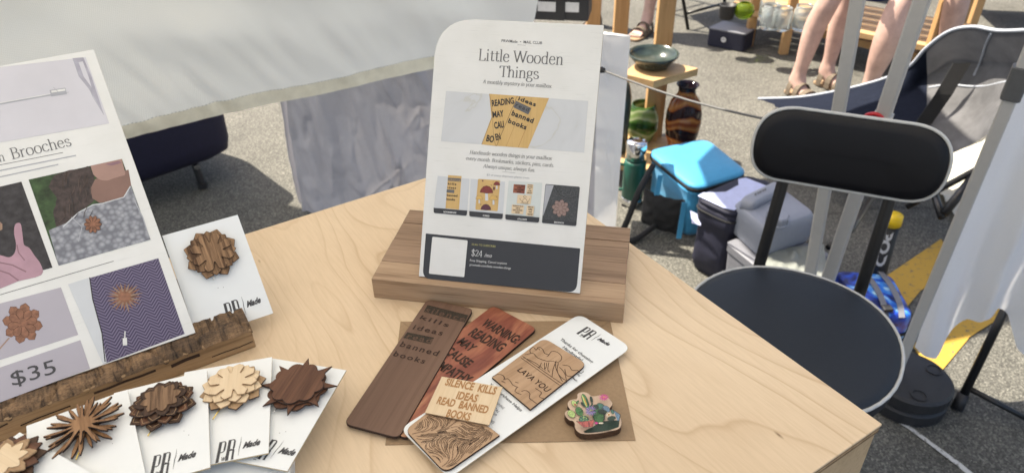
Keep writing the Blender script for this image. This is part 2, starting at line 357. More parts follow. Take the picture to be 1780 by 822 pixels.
def smooth2(pts, n=5, closed=False):
    out = []; k = len(pts); rng = range(k if closed else k-1)
    g = (lambda i: pts[i % k]) if closed else (lambda i: pts[min(max(i, 0), k-1)])
    for i in rng:
        p0, p1, p2, p3 = g(i-1), g(i), g(i+1), g(i+2)
        for j in range(n):
            t = j/n
            out.append(tuple(.5*((2*b)+(-a+c)*t+(2*a-5*b+4*c-d)*t*t+(-a+3*b-3*c+d)*t**3) for a, b, c, d in zip(p0, p1, p2, p3)))
    if not closed: out.append(tuple(pts[-1]))
    return out
def rpoly(pts, rad, n=6):
    out = []; k = len(pts); rs = rad if isinstance(rad, (list, tuple)) else [rad]*k
    for i in range(k):
        p = Vector(pts[i]); a = (Vector(pts[i-1])-p); c = (Vector(pts[(i+1) % k])-p); r = rs[i]
        if r <= 0: out.append(tuple(p)); continue
        an = a.angle(c); d = min(r/math.tan(an/2), a.length*.49, c.length*.49); a.normalize(); c.normalize()
        A, B = p+a*d, p+c*d
        for j in range(n+1):
            t = j/n; out.append(tuple(A*(1-t)**2+p*2*t*(1-t)+B*t*t))
    return out
class Fr:
    """a flat thing's own frame: origin, x along its lower edge, y up its face, n out of the face"""
    def __init__(s, O, X, Y):
        s.O = Vector(O); s.X = Vector(X).normalized(); s.N = s.X.cross(Vector(Y)).normalized(); s.Y = s.N.cross(s.X)
        s.mw = Matrix(((s.X.x, s.Y.x, s.N.x, s.O.x), (s.X.y, s.Y.y, s.N.y, s.O.y), (s.X.z, s.Y.z, s.N.z, s.O.z), (0, 0, 0, 1)))
    def uv(s, x, y, h=0):
        q = onplane(s.O+s.N*h, s.N, x, y)-s.O; return (q.dot(s.X), q.dot(s.Y))
    def poly(s, pts, h=0): return [s.uv(x, y, h) for x, y in pts]
def crop(ox, oy, k): return lambda *pts: [(ox+x*k, oy+y*k) for x, y in pts]

# ------------------------------------------------------------------ lettering
_tc = {}
def glyphs(txt, bold=0, shear=0, spacing=1):
    key = (txt, bold, shear, spacing)
    if key in _tc: return _tc[key]
    cu = bpy.data.curves.new('t', 'FONT'); cu.body = txt; cu.size = 1; cu.offset = bold; cu.shear = shear; cu.space_character = spacing; cu.resolution_u = 3
    ob = bpy.data.objects.new('t', cu); me = bpy.data.meshes.new_from_object(ob)
    v = [tuple(x.co) for x in me.vertices]; f = [tuple(p.vertices) for p in me.polygons]
    bpy.data.objects.remove(ob); bpy.data.meshes.remove(me)
    x0 = min(p[0] for p in v); x1 = max(p[0] for p in v)
    v = [((p[0]-x0), p[1]) for p in v]; _tc[key] = (v, f, x1-x0); return _tc[key]
def C_(*p, n=5): return smooth2(list(p), n)
def st(x, a=.7, b=0): return [(x, b), (x, a)]
def sf(x, y, w=.09): return [(x-w, y), (x+w, y)]
GL = {
'a': ([C_((.08, .38), (.13, .46), (.22, .485), (.31, .45), (.34, .36)), st(.34, .37, .06), C_((.34, .07), (.37, .01), (.44, .03)), C_((.34, .29), (.19, .26), (.08, .19), (.08, .08), (.16, .005), (.26, .02), (.34, .1))], .47),
'b': ([st(.11, .74, .03), C_((.11, .36), (.2, .47), (.33, .46), (.42, .35), (.42, .14), (.33, .02), (.2, .0), (.11, .07)), [(.02, .73), (.11, .74)]], .51),
'c': ([C_((.38, .36), (.33, .46), (.22, .485), (.1, .41), (.055, .24), (.1, .07), (.22, 0), (.32, .02), (.4, .1))], .44),
'd': ([st(.4, .74, .0), C_((.4, .36), (.31, .47), (.18, .46), (.08, .35), (.08, .14), (.17, .02), (.3, .0), (.4, .08)), [(.31, .73), (.4, .74)], [(.4, .0), (.48, .01)]], .53),
'e': ([[(.06, .27), (.4, .27)], C_((.4, .27), (.36, .42), (.25, .485), (.12, .43), (.055, .25), (.1, .08), (.23, 0), (.34, .02), (.42, .1))], .47),
'f': ([C_((.37, .7), (.3, .75), (.2, .72), (.155, .6)), st(.155, .61, 0), [(.04, .47), (.32, .47)], sf(.155, 0)], .32),
'g': ([C_((.22, .48), (.12, .44), (.08, .33), (.12, .21), (.22, .17), (.33, .21), (.36, .33), (.33, .44), (.22, .48)), C_((.15, .19), (.09, .11), (.14, .05), (.3, .035), (.41, -.03), (.4, -.14), (.29, -.22), (.14, -.215), (.045, -.14), (.06, -.04), (.14, .03)), [(.33, .43), (.46, .47)]], .47),
'h': ([st(.11, .74), C_((.11, .35), (.21, .47), (.34, .465), (.4, .36)), st(.4, .37, 0), sf(.11, 0), sf(.4, 0), [(.02, .73), (.11, .74)]], .52),
'i': ([st(.12, .47), sf(.12, 0), [(.03, .46), (.12, .47)], 'dot'], .25),
'k': ([st(.11, .74), [(.38, .47), (.12, .2)], [(.19, .27), (.42, 0)], sf(.11, 0), sf(.42, 0, .07), sf(.38, .47, .07), [(.02, .73), (.11, .74)]], .49),
'l': ([st(.12, .74), sf(.12, 0), [(.03, .73), (.12, .74)]], .25),
'm': ([st(.11, .47), C_((.11, .35), (.2, .47), (.32, .465), (.38, .36)), st(.38, .37, 0), C_((.38, .35), (.47, .47), (.59, .465), (.65, .36)), st(.65, .37, 0), sf(.11, 0), sf(.38, 0, .08), sf(.65, 0), [(.02, .46), (.11, .47)]], .77),
'n': ([st(.11, .47), C_((.11, .35), (.21, .47), (.34, .465), (.4, .36)), st(.4, .37, 0), sf(.11, 0), sf(.4, 0), [(.02, .46), (.11, .47)]], .52),
'o': ([C_((.25, .485), (.12, .44), (.055, .24), (.12, .05), (.25, 0), (.38, .05), (.445, .24), (.38, .44), (.25, .485))], .5),
'p': ([st(.11, .47, -.22), C_((.11, .36), (.2, .47), (.33, .46), (.42, .35), (.42, .14), (.33, .02), (.2, .0), (.11, .07)), sf(.11, -.22), [(.02, .46), (.11, .47)]], .51),
'q': ([st(.4, .47, -.22), C_((.4, .36), (.31, .47), (.18, .46), (.08, .35), (.08, .14), (.17, .02), (.3, .0), (.4, .08)), sf(.4, -.22)], .51),
'r': ([st(.11, .47), C_((.11, .33), (.18, .44), (.27, .485), (.34, .45)), sf(.11, 0), [(.02, .46), (.11, .47)]], .36),
's': ([C_((.33, .37), (.28, .46), (.18, .485), (.08, .42), (.1, .3), (.22, .25), (.34, .19), (.36, .08), (.26, .0), (.13, .01), (.06, .1))], .41),
't': ([st(.16, .62, .08), C_((.16, .09), (.2, .01), (.27, .0), (.33, .06)), [(.04, .47), (.32, .47)]], .34),
'u': ([st(.11, .47, .12), C_((.11, .13), (.15, .02), (.27, .0), (.39, .11)), st(.39, .47, 0), [(.02, .46), (.11, .47)], [(.3, .46), (.39, .47)], [(.39, 0), (.47, .01)]], .52),
'v': ([[(.05, .47), (.24, 0)], [(.24, 0), (.43, .47)], sf(.06, .47, .07), sf(.42, .47, .06)], .48),
'w': ([[(.05, .47), (.21, 0)], [(.21, 0), (.36, .47)], [(.36, .47), (.52, 0)], [(.52, 0), (.67, .47)], sf(.06, .47, .07), sf(.66, .47, .06)], .72),
'x': ([[(.06, .47), (.42, 0)], [(.42, .47), (.06, 0)], sf(.07, .47, .07), sf(.41, .47, .06), sf(.07, 0, .06), sf(.41, 0, .07)], .48),
'y': ([[(.05, .47), (.25, 0)], [(.43, .47), (.2, -.15), (.12, -.22), (.05, -.2)], sf(.06, .47, .07), sf(.42, .47, .06)], .48),
'A': ([[(.32, .7), (.08, 0)], [(.32, .7), (.58, 0)], [(.16, .24), (.49, .24)], sf(.08, 0, .07), sf(.57, 0, .08)], .65),
'B': ([st(.13), C_((.13, .7), (.32, .7), (.42, .62), (.42, .47), (.32, .38), (.13, .37)), C_((.13, .37), (.36, .37), (.48, .28), (.48, .1), (.36, .01), (.13, 0)), sf(.11, 0, .08), sf(.11, .7, .08)], .56),
'H': ([st(.13), st(.55), [(.13, .36), (.55, .36)], sf(.13, 0), sf(.13, .7), sf(.55, 0), sf(.55, .7)], .68),
'L': ([st(.15), [(.07, 0), (.5, 0)], [(.5, 0), (.52, .16)], sf(.15, .7)], .56),
'T': ([st(.3), [(.04, .7), (.56, .7)], [(.04, .7), (.03, .56)], [(.56, .7), (.57, .56)], sf(.3, 0, .1)], .58),
'W': ([[(.06, .7), (.28, 0)], [(.28, 0), (.46, .68)], [(.46, .68), (.68, 0)], [(.68, 0), (.88, .7)], sf(.07, .7, .09), sf(.46, .7, .07), sf(.88, .7, .08)], .92),
'$': ([C_((.42, .53), (.36, .66), (.25, .7), (.12, .63), (.1, .5), (.2, .4), (.33, .32), (.44, .22), (.42, .08), (.27, 0), (.13, .03), (.07, .16)), [(.265, -.1), (.265, .8)]], .52),
'2': ([C_((.07, .52), (.12, .66), (.25, .7), (.38, .63), (.4, .48), (.28, .26), (.06, .01)), [(.06, .02), (.42, .02)], [(.42, .02), (.44, .14)]], .5),
'4': ([[(.34, .7), (.34, 0)], [(.34, .7), (.04, .2)], [(.04, .2), (.47, .2)], sf(.34, 0, .09)], .52),
'.': (['pt'], .22), ',': (['pt', [(.12, .04), (.08, -.1)]], .22), ' ': ([], .24), '/': ([[(.02, -.1), (.3, .75)]], .34)}
def serif(txt, thick=.072, thin=.024, shear=0):
    mb = MB(); x = 0; z = 0
    for ch in txt:
        strokes, adv = GL[ch]
        for s in strokes:
            z += 2e-3
            if s == 'dot': s = [(.085, .67), (.155, .67)]; mb.add([(x+a+shear*b, b, z) for a, b in [(.07, .62), (.16, .62), (.16, .71), (.07, .71)]], [(0, 1, 2, 3)]); continue
            if s == 'pt': mb.add([(x+a+shear*b, b, z) for a, b in [(.07, 0), (.15, 0), (.15, .085), (.07, .085)]], [(0, 1, 2, 3)]); continue
            pts = [(x+a+shear*b, b) for a, b in s]; k = len(pts); w = []
            for i in range(k):
                a, c = pts[max(i-1, 0)], pts[min(i+1, k-1)]; d = math.hypot(c[0]-a[0], c[1]-a[1]) or 1
                an = abs((c[1]-a[1]))/d; fall = (c[0]-a[0])*(c[1]-a[1]) > 0
                w.append(thin+(thick-thin)*(an**1.5)*(.55 if (fall and an < .96 and k == 2 and shear == 0) else 1))
            mb.ribbon(pts, w, z)
        x += adv
    return mb.v, mb.f, x
def put(mb, data, fr, p0, p1, pt, h, m=0, cap=.72, hh=1e-5):
    """lay lettering (unit em) along p0->p1 (image of the baseline on the face), cap height up to pt"""
    v, f, w = data
    a = Vector(fr.uv(*p0, h)); b = Vector(fr.uv(*p1, h)); c = Vector(fr.uv(*pt, h))
    X = (b-a); Y = (c-a); Xn = X.normalized(); Yn = Vector((-Xn.y, Xn.x)); hy = abs(Y.dot(Yn))
    out = [(*(a+X*(p[0]/w)+Yn*(p[1]/cap*hy)), h+(p[2]*hh if len(p) > 2 else 0)) for p in v]
    mb.add(out, f, m)
Z3 = Vector((0, 0, 1)); TT = 1.09
# ================================================================== GROUND
mb = MB(); mb.add([(-40, -30, 0), (40, -30, 0), (40, 60, 0), (-40, 60, 0)], [(0, 1, 2, 3)]); struct(mb.build('ground', 'asphalt'))
def ground_poly(name, mat, px, z=.004):
    q = [P(x, y, z) for x, y in px]; mb = MB(); mb.flat([(p.x, p.y) for p in q], z); struct(mb.build(name, mat))
ground_poly('yellow_road_line', 'yellow_paint', [(1500, 525), (1540, 480), (1636, 415), (1668, 462), (1600, 505), (1530, 590)])
ground_poly('yellow_road_line', 'yellow_paint', [(1585, 600), (1600, 588), (1737, 520), (1750, 545), (1686, 585), (1636, 645), (1625, 655)])
mb = MB(); c = [P(x, y, .004) for x, y in [(1545, 722), (1580, 742), (1625, 775), (1665, 805), (1720, 850)]]
mb.ribbon([(p.x, p.y) for p in c], [.006, .013, .013, .016, .016], .004); struct(mb.build('spray_paint_line', 'chalk'))
# ================================================================== PLYWOOD DISPLAY BOX
tf = Fr((-.0067, .7887, TT), (.5327, -.8463, 0), (.8463, .5327, 0))
box = thing('display_box', 'pale birch plywood display box carrying the signs, brooches and bookmarks', 'display box', tf.mw)
LX, LY = .5135, 1.15
def bx(name, mat, x0, x1, y0, y1, z0, z1, bev=.0006):
    mb = MB(); mb.box(x0, x1, y0, y1, z0, z1); o = mb.build(name, mat, box, tf.mw @ Matrix(), bevel=bev); return o
bx('top_panel', 'plywood', 0, LX, -LY, 0, -.0025, 0)
for k in range(3): bx('ply', ['ply_dark', 'ply_edge', 'ply_dark'][k], .0006, LX-.0006, -LY, -.0006, -.0025-.0022*(k+1), -.0025-.0022*k-.0002, 0)
ZB = -TT+.02
bx('side_panel', 'ply_side', LX-.013, LX-.0015, -LY, -.0015, ZB, -.0092)
bx('side_panel', 'ply_side', .0015, .013, -LY, -.0015, ZB, -.0092)
bx('side_panel', 'ply_side', .0135, LX-.0135, -.013, -.0015, ZB, -.0092)
bx('side_panel', 'ply_side', .0135, LX-.0135, -LY, -LY+.012, ZB, -.0092)
# ================================================================== OAK STAND + MAIL SIGN
sx = (P(1008, 510, TT+.022)-P(728, 480, TT+.022)); sx.z = 0; sx.normalize(); sy = Z3.cross(sx)
F0 = P(650, 517, TT); F1 = P(1083, 562, TT); wl = (F1-F0).length
of = Fr(F0, F1-F0, Z3.cross((F1-F0).normalized()))
D_ = .118
stand = thing('sign_stand', 'wide brown oak slotted block holding up the upright mail club sign', 'sign stand', of.mw)
TS = .0215
cuts = [0, .028, .0635, .094, D_]
for k in range(4):
    mb = MB(); a = .0 if k == 0 else cuts[k]+.0002
    mb.box(0+random.uniform(0, .0006), wl-random.uniform(0, .001), a, cuts[k+1]-.0002, 0, TS-random.uniform(0, .0003)-(.0006 if k == 2 else 0))
    mb.build('board', 'oak_front' if k == 0 else 'oak', stand, of.mw, bevel=.0006)
SA, SB = P(728, 480, TT+.0225), P(1008, 510, TT+.0225)
X = SB-SA; X.z = 0; X.normalize(); back = Z3.cross(X); t_ = R(29.75); up = Z3*math.cos(t_)+back*math.sin(t_)
sf_ = Fr(SA, X, up); SW, SH = (SB-SA).length, .226
sign = thing('mail_club_sign', 'tall white sign with one rounded top corner reading Little Wooden Things', 'sign', sf_.mw)
mb = MB(); pl = rpoly([(0, 0), (SW, 0), (SW, SH), (0, SH)], [0, 0, .001, .036], 12)
mb.prism(pl, -.004, 0, 0, 1); mb.build('panel', ['white_board', 'board_edge'], sign, sf_.mw, bevel=.0003)
HH = .00012
def tx(parent, fr, mat, items, name='lettering', h=HH*2):
    for it in items:
        mb = MB(); d, p0, p1, pt = it[:4]; put(mb, d, fr, p0, p1, pt, h, cap=it[4] if len(it) > 4 else .72, hh=5e-4)
        mb.build(name, mat, parent, fr.mw)
c3 = crop(700, 20, .3284); c4 = crop(700, 250, .377)
def T3(c, s, a, b, t, cap=.72): q = c(a, b, t); return (s, q[0], q[1], q[2], cap)
ser = lambda s, **k: serif(s, **k); ital = lambda s: serif(s, .085, .035, .22)
san = lambda s, bold=0, sh=0, sp=1: glyphs(s, bold, sh, sp)
tx(sign, sf_, 'ink_soft', [T3(c3, ser('Little Wooden', thick=.078, thin=.03), (397, 259), (849, 284), (399, 200), .7), T3(c3, ser('Things', thick=.078, thin=.03), (509, 345), (720, 358), (508, 289), .7)], 'title')
tx(sign, sf_, 'ink_soft', [T3(c3, san('PRWMade  •  MAIL CLUB', .005), (523, 163), (737, 175), (524, 148)), T3(c3, ital('A monthly mystery in your mailbox.'), (423, 381), (791, 406), (425, 362), .7),
    T3(c3, ital('Handmade wooden things in your mailbox'), (353, 754), (788, 787), (354, 735), .7),
    T3(c4, ital('every month. Bookmarks, stickers, pins, cards.'), (290, 74), (697, 108), (291, 58), .7), T3(c4, ital('Always unique, always fun.'), (370, 110), (610, 130), (371, 94), .7)])
tx(sign, sf_, 'ink_pale', [T3(c4, san('$3 of every shipment plants trees.', .008), (387, 147), (586, 162), (388, 138))])
def rule(fr, parent, mat, q, w, name='rule_line'):
    mb = MB(); mb.ribbon(fr.poly(q), w, HH); mb.build(name, mat, parent, fr.mw)
rule(sf_, sign, 'ink_soft', c3((608, 178), (651, 181)), .0002); rule(sf_, sign, 'ink_soft', c4((459, 129), (520, 134)), .0002)
M['print_marble'] = marble('print_marble', (.56, .575, .59), (.50, .50, .47)); M['print_wood'] = wood('print_wood', (.52, .33, .12), (.66, .45, .2), along=1, fine=1, contrast=.6, streak=.3, bump=0)
M['print_tint'] = plain('print_tint', (.56, .60, .585), .6, var=.02); M['print_grey'] = plain('print_grey', (.55, .57, .59), .6, var=.02)
def pic(parent, fr, name, layers, h=HH):
    """printed picture: flat polygons ('p'), lines ('l', width) and words ('t') on the face, layer over layer"""
    mb = MB(); mats = []; z = h
    for ly in layers:
        k, mat, q = ly[0], ly[1], ly[2]
        if mat not in mats: mats.append(mat)
        i = mats.index(mat); z += 2.5e-5
        if k == 'p': mb.flat(fr.poly(q), z, i)
        elif k == 'l': mb.ribbon(fr.poly(q), ly[3], z, i)
        elif k == 't': put(mb, q, fr, ly[3], ly[4], ly[5], z, i, ly[6] if len(ly) > 6 else .72, 5e-4)
    return mb.build(name, mats, parent, fr.mw)
def tl(c, mat, s, a, b, t, cap=.72): q = c(a, b, t); return ('t', mat, s, q[0], q[1], q[2], cap)
bd = san
pic(sign, sf_, 'printed_photo', [('p', 'print_marble', c3((230, 422), (982, 475), (960, 748), (203, 687))),
    ('p', 'print_wood', c3((458, 437), (612, 448), (500, 714), (417, 704), (470, 560))), ('l', 'engraved_mid', c3((460, 437), (474, 560), (418, 704)), .00025),
    ('l', 'engraved_mid', c3((472, 470), (480, 650), (492, 712)), .0002),
    ('p', 'print_wood', c3((607, 448), (775, 460), (663, 725), (497, 712))), ('l', 'engraved_mid', c3((607, 448), (548, 590), (497, 712)), .0003), ('l', 'engraved_tan', c3((660, 600), (612, 720)), .0003), ('l', 'engraved_tan', c3((610, 560), (548, 715)), .0002),
    tl(c3, 'ink_black', bd('READING', .03), (473, 503), (590, 488), (470, 470)), tl(c3, 'ink_black', bd('MAY', .03), (478, 563), (536, 555), (475, 530)),
    tl(c3, 'ink_black', bd('CAU', .03), (486, 621), (537, 614), (483, 586)), tl(c3, 'ink_black', bd('BO', .03), (441, 686), (480, 694), (446, 652)), tl(c3, 'ink_black', bd('EN', .03), (494, 682), (520, 676), (491, 648)),
    tl(c3, 'ink_black', bd('ideas', .03, 0, 1.15), (610, 470), (702, 504), (616, 448), .74), ('p', 'ink_soft', c3((600, 474), (681, 513), (665, 547), (585, 508))),
    tl(c3, 'ink_black', bd('read', .01, 0, 1.2), (596, 503), (664, 532), (603, 482), .74), tl(c3, 'ink_black', bd('banned', .03, 0, 1.15), (574, 549), (688, 592), (584, 522), .74), tl(c3, 'ink_black', bd('books', .03, 0, 1.15), (556, 588), (651, 626), (566, 564), .74)])
cz = crop(760, 290, .1517)
def bar(c, q, r=.0012): return ('p', 'dark_band', q)
B1 = [(754, 361.2), (812.3, 366.1), (811.6, 373.2), (809.6, 375), (756, 370.3), (754, 368.6)]
B2 = [(816, 366.9), (874.5, 371.8), (873.6, 379), (871.6, 380.8), (818, 376.2), (816, 374.4)]
B3 = cz((783, 545), (1172, 580), (1168, 625), (1155, 638), (795, 604), (783, 592))
pic(sign, sf_, 'printed_photo', [('p', 'print_grey', [(761, 306), (816, 311), (812.3, 366.1), (754, 361.2)]), ('p', 'print_wood', cz((125, 97), (280, 107), (250, 490), (95, 476))),
    ('p', 'ink_soft', cz((122, 125), (272, 135), (270, 172), (122, 162))), ('p', 'ink_soft', cz((110, 258), (198, 265), (195, 302), (107, 295))),
    tl(cz, 'ink_black', bd('kills', .03, 0, 1.2), (121, 205), (220, 212), (122, 178), .74), tl(cz, 'ink_black', bd('ideas', .03, 0, 1.2), (117, 248), (216, 254), (118, 222), .74), tl(cz, 'ink_black', bd('banned', .03, 0, 1.1), (108, 335), (231, 345), (109, 308), .74), tl(cz, 'ink_black', bd('books', .03, 0, 1.1), (104, 381), (204, 388), (105, 354), .74),
    tl(cz, 'print_wood', bd('silence', .0, 0, 1.1), (128, 156), (262, 165), (128, 136), .74),
    ('p', 'dark_band', B1), tl(cz, 'white_ink', bd('BOOKMARK', .02), (73, 525), (222, 535), (74, 506))], h=HH)
def shroom(c, x, y, s, mat='engraved_mid'):
    cap_ = [(x-s, y+.45*s), (x-.85*s, y), (x-.45*s, y-.42*s), (x, y-.55*s), (x+.5*s, y-.4*s), (x+.9*s, y+.05*s), (x+s, y+.55*s), (x, y+.62*s)]
    return [('p', 'print_grey', c((x-.2*s, y+.5*s), (x+.2*s, y+.5*s), (x+.25*s, y+1.7*s), (x-.2*s, y+1.7*s))), ('p', mat, c(*cap_)), ('l', 'engraved', c(*(cap_+cap_[:1])), .00012)]
M['mush_red'] = plain('mush_red', (.2, .035, .03), .6, var=.25, scale=900); M['mush_dark'] = plain('mush_dark', (.10, .03, .045), .6, var=.2, scale=900); M['mush_gold'] = plain('mush_gold', (.6, .38, .12), .6)
pic(sign, sf_, 'printed_photo', [('p', 'print_grey', [(818, 311), (878, 316), (874.5, 371.8), (816, 366.9)]), ('p', 'print_wood', cz((478, 140), (715, 155), (722, 165), (694, 500), (685, 508), (445, 492), (437, 482), (468, 148))),
    *shroom(cz, 565, 258, 76, 'mush_red'), *shroom(cz, 683, 190, 38, 'mush_red'), *shroom(cz, 558, 460, 60, 'mush_dark')[1:], *shroom(cz, 645, 352, 48, 'mush_gold'), *shroom(cz, 482, 350, 40, 'mush_gold'),
    ('p', 'mush_dark', cz((650, 220), (665, 245), (652, 278), (640, 250))), ('p', 'mush_dark', cz((510, 150), (532, 155), (525, 175))), ('p', 'mush_red', cz((615, 205), (628, 208), (620, 220))), ('p', 'mush_dark', cz((495, 425), (508, 428), (500, 440))), ('p', 'mush_red', cz((680, 335), (692, 338), (685, 350))),
    ('p', 'dark_band', B2), tl(cz, 'white_ink', bd('CARD', .02), (522, 566), (598, 574), (523, 546))])
stk = [((877, 200), (1012, 208), (1000, 308), (867, 298)), ((1030, 198), (1103, 203), (1092, 318), (1020, 312)), ((922, 318), (1083, 330), (1070, 430), (912, 420)), ((858, 432), (998, 445), (985, 543), (850, 533)), ((1028, 443), (1115, 452), (1100, 565), (1018, 557))]
ly = [('p', 'print_tint', cz((820, 160), (1205, 185), (1172, 580), (783, 545)))]
for k, q in enumerate(stk):
    ly.append(('p', 'cedar' if k == 0 else 'maple', cz(*q)))
    (x0, y0), (x1, y1), (x2, y2), (x3, y3) = q; w = x1-x0
    words = [['SILENCE KILLS', 'IDEAS', 'READ BANNED', 'BOOKS'], ['WARNING', 'READING', 'MAY', 'CAUSE', 'EMPATHY'], None, ['SILENCE KILLS', 'IDEAS', 'READ BANNED', 'BOOKS'], ['silence', 'kills', 'read', 'banned']][k]
    if words:
        n = len(words)
        for i, wd in enumerate(words):
            f = (i+.82)/n*.95; g = min(1, len(wd)/12 if w > 100 else len(wd)/8)*.42
            cx, cy = x0+(x3-x0)*f+w/2, y0+(y3-y0)*f+.06*w/2
            ly.append(tl(cz, 'engraved' if k in (0, 4) else 'engraved_mid', bd(wd, .04), (cx-g*w, cy-.06*g*w), (cx+g*w, cy+.06*g*w), (cx-g*w+1, cy-.06*g*w-.55*(y3-y0)/n)))
    else:
        for a in [((945, 360), (975, 405), (1040, 410), (1060, 365)), ((975, 405), (985, 375), (1005, 360), (1025, 378), (1040, 410)), ((985, 345), (1005, 325), (1025, 345), (1005, 355), (985, 345)), ((955, 415), (1050, 422))]: ly.append(('l', 'engraved_mid', cz(*a), .0003))
ly += [('p', 'dark_band', B3), tl(cz, 'white_ink', bd('STICKER', .02), (920, 606), (1030, 614), (921, 587))]
pic(sign, sf_, 'printed_photo', ly)
M['dark_knit'] = knit('dark_knit', (.028, .03, .034), (.085, .09, .095), 1500); M['print_pink'] = plain('print_pink', (.27, .185, .165), .6, var=.1, scale=600)
def flower_px(c, cx, cy, rad, n, mat, line, ph=0, notch=.42, layers=2, aspect=1):
    out = []
    for k in range(layers):
        rr = rad*(1-.25*k); pts = []
        for i in range(n):
            a = 2*math.pi*(i+.5*k)/n+ph; w = math.pi/n
            for da, q in ((-w, .66), (-.66*w, .87), (0, 1), (.66*w, .87)): pts.append((cx+rr*q*math.cos(a+da)*aspect, cy+rr*q*math.sin(a+da)))
        out += [('p', mat, c(*pts)), ('l', line, c(*(pts+pts[:1])), .00022)]
    for i in range(n):
        a = 2*math.pi*(i+.5+.5*(layers-1))/n+ph; r1 = rad*(1-.25*(layers-1))
        out.append(('l', line, c((cx+r1*.3*math.cos(a)*aspect, cy+r1*.3*math.sin(a)), (cx+r1*.76*math.cos(a)*aspect, cy+r1*.76*math.sin(a))), .0003))
    return out
pic(sign, sf_, 'printed_photo', [('p', 'dark_knit', cz((1250, 198), (1625, 228), (1635, 240), (1594, 665), (1582, 678), (1210, 643), (1200, 632), (1240, 206))), ('p', 'ink_pale', cz((1245, 205), (1335, 213), (1215, 560), (1210, 560))),
    ('l', 'ink_black', cz((1340, 215), (1400, 320), (1500, 365), (1620, 340)), .0004), *flower_px(cz, 1413, 475, 102, 8, 'print_pink', 'engraved_mid', .2),
    ('p', 'dark_band', cz((1206, 600), (1598, 636), (1594, 665), (1582, 678), (1210, 643), (1200, 632))), tl(cz, 'white_ink', bd('BROOCH', .02), (1340, 643), (1450, 653), (1341, 624))])
band = sf_.poly([(740.3, 405.7), (1008.6, 431.7), (1002, 508.5), (734.3, 483.8)])
mb = MB(); mb.flat(rpoly(band, [.0005, .0005, .008, .008]), HH); mb.build('dark_band', 'dark_band', sign, sf_.mw)
mb = MB(); mb.flat(rpoly(sf_.poly(c4((137, 428), (300, 445), (284, 614), (121, 598))), .0012), HH*2); mb.build('blank_square', 'white_board', sign, sf_.mw)
tx(sign, sf_, 'yellow_ink', [T3(c4, san('SCAN TO SUBSCRIBE', 0, 0, 1.1), (318, 467), (428, 477), (319, 458))])
tx(sign, sf_, 'white_ink', [T3(c4, ser('$24', thick=.07, thin=.03), (315, 515), (367, 521), (317, 487), .7), T3(c4, san('/mo', 0, .3), (375, 521), (411, 524), (376, 503)), T3(c4, san('Free Shipping. Cancel anytime'), (310, 541), (480, 556), (311, 531)), T3(c4, san('prwmade.com/little-wooden-things'), (309, 561), (498, 578), (310, 551))])

# ================================================================== BARN-WOOD STAND + BROOCH BOARD
B0, B1_ = P(447, 603, TT), P(0, 770, TT)
bx_ = (B0-B1_).normalized(); bL = .42; BO = B0-bx_*bL
bf = Fr(BO, bx_, Z3.cross(bx_)); BT = .021; BD = .105
bst = thing('barn_wood_stand', 'rough weathered barn wood block with cracked dark top holding the brooch price board', 'sign stand', bf.mw)
mb = MB()
def bt(u, v):
    x = u*bL; y = v*BD; n = noise.noise(Vector((x*60, y*120, 3)))*.0013+noise.noise(Vector((x*220, y*300, 9)))*.0007
    cr = -.0018 if abs(((x*42+noise.noise(Vector((x*30, y*40, 0)))*1.1) % 1)-.5) < .06 else 0
    e = min(v/.06, 1); return (x, y-(1-e)*.0012*noise.noise(Vector((x*90, 0, 5)))*2, BT+n+cr-(1-e)**2*.003)
mb.grid(bt, 260, 46); mb.build('weathered_top', 'bark', bst, bf.mw, smooth=True)
mb = MB(); mb.box(0, bL-.0005, .0006, BD-.0008, 0, BT-.0026)
for k in range(9):
    a = random.uniform(.18, bL-.06); z = random.uniform(.005, .015); mb.ribbon([(a+i*.008, 0) for i in range(3)], .0001, z)
mb.build('block_body', 'barn_front', bst, bf.mw, bevel=.001)
mb = MB()
def gouge(pts, w):   # splits in the front face
    k = len(pts); mb.add([(x, .0003, z+w) for x, z in pts]+[(x, .0003, z-w) for x, z in pts], [(k+i, k+i+1, i+1, i) for i in range(k-1)])
for x0_, z0_, n_, w_ in [(.30, .013, 5, .0011), (.355, .0125, 3, .0016), (.25, .009, 4, .0006), (.385, .006, 4, .0004), (.20, .012, 5, .0007)]:
    gouge([(x0_+i*.011, z0_+random.uniform(-.001, .001)+i*.0004) for i in range(n_)], w_)
mb.build('split', 'burnt', bst, bf.mw)
ph = R(31); X = Vector((math.cos(ph), math.sin(ph), 0)); back = Z3.cross(X); t_ = R(51); up = Z3*math.cos(t_)+back*math.sin(t_)
BW, BH = .216, .275
bb = Fr(P(340, 578, TT+.022)-X*BW, X, up)
brd = thing('brooch_price_board', 'large white printed board with four brooch photos, the word Brooches and a $35 price', 'sign', bb.mw)
mb = MB(); mb.prism(rpoly([(0, 0), (BW, 0), (BW, BH), (0, BH)], .001), -.004, 0, 0, 1); mb.build('panel', ['white_board', 'board_edge'], brd, bb.mw, bevel=.0003)
cA = crop(0, 80, .4138); cB = crop(0, 380, .5375)
M['lilac_grey'] = plain('lilac_grey', (.40, .375, .42), .6, var=.03, scale=20); M['print_pale'] = plain('print_pale', (.57, .56, .60), .6, var=.05, scale=14)
M['vein_grey'] = plain('vein_grey', (.37, .36, .42), .6, var=.2, scale=60); M['foliage_print'] = plain('foliage_print', (.035, .07, .025), .7, var=.7, scale=90); M['hair_print'] = plain('hair_print', (.045, .03, .028), .6, var=.6, scale=220)
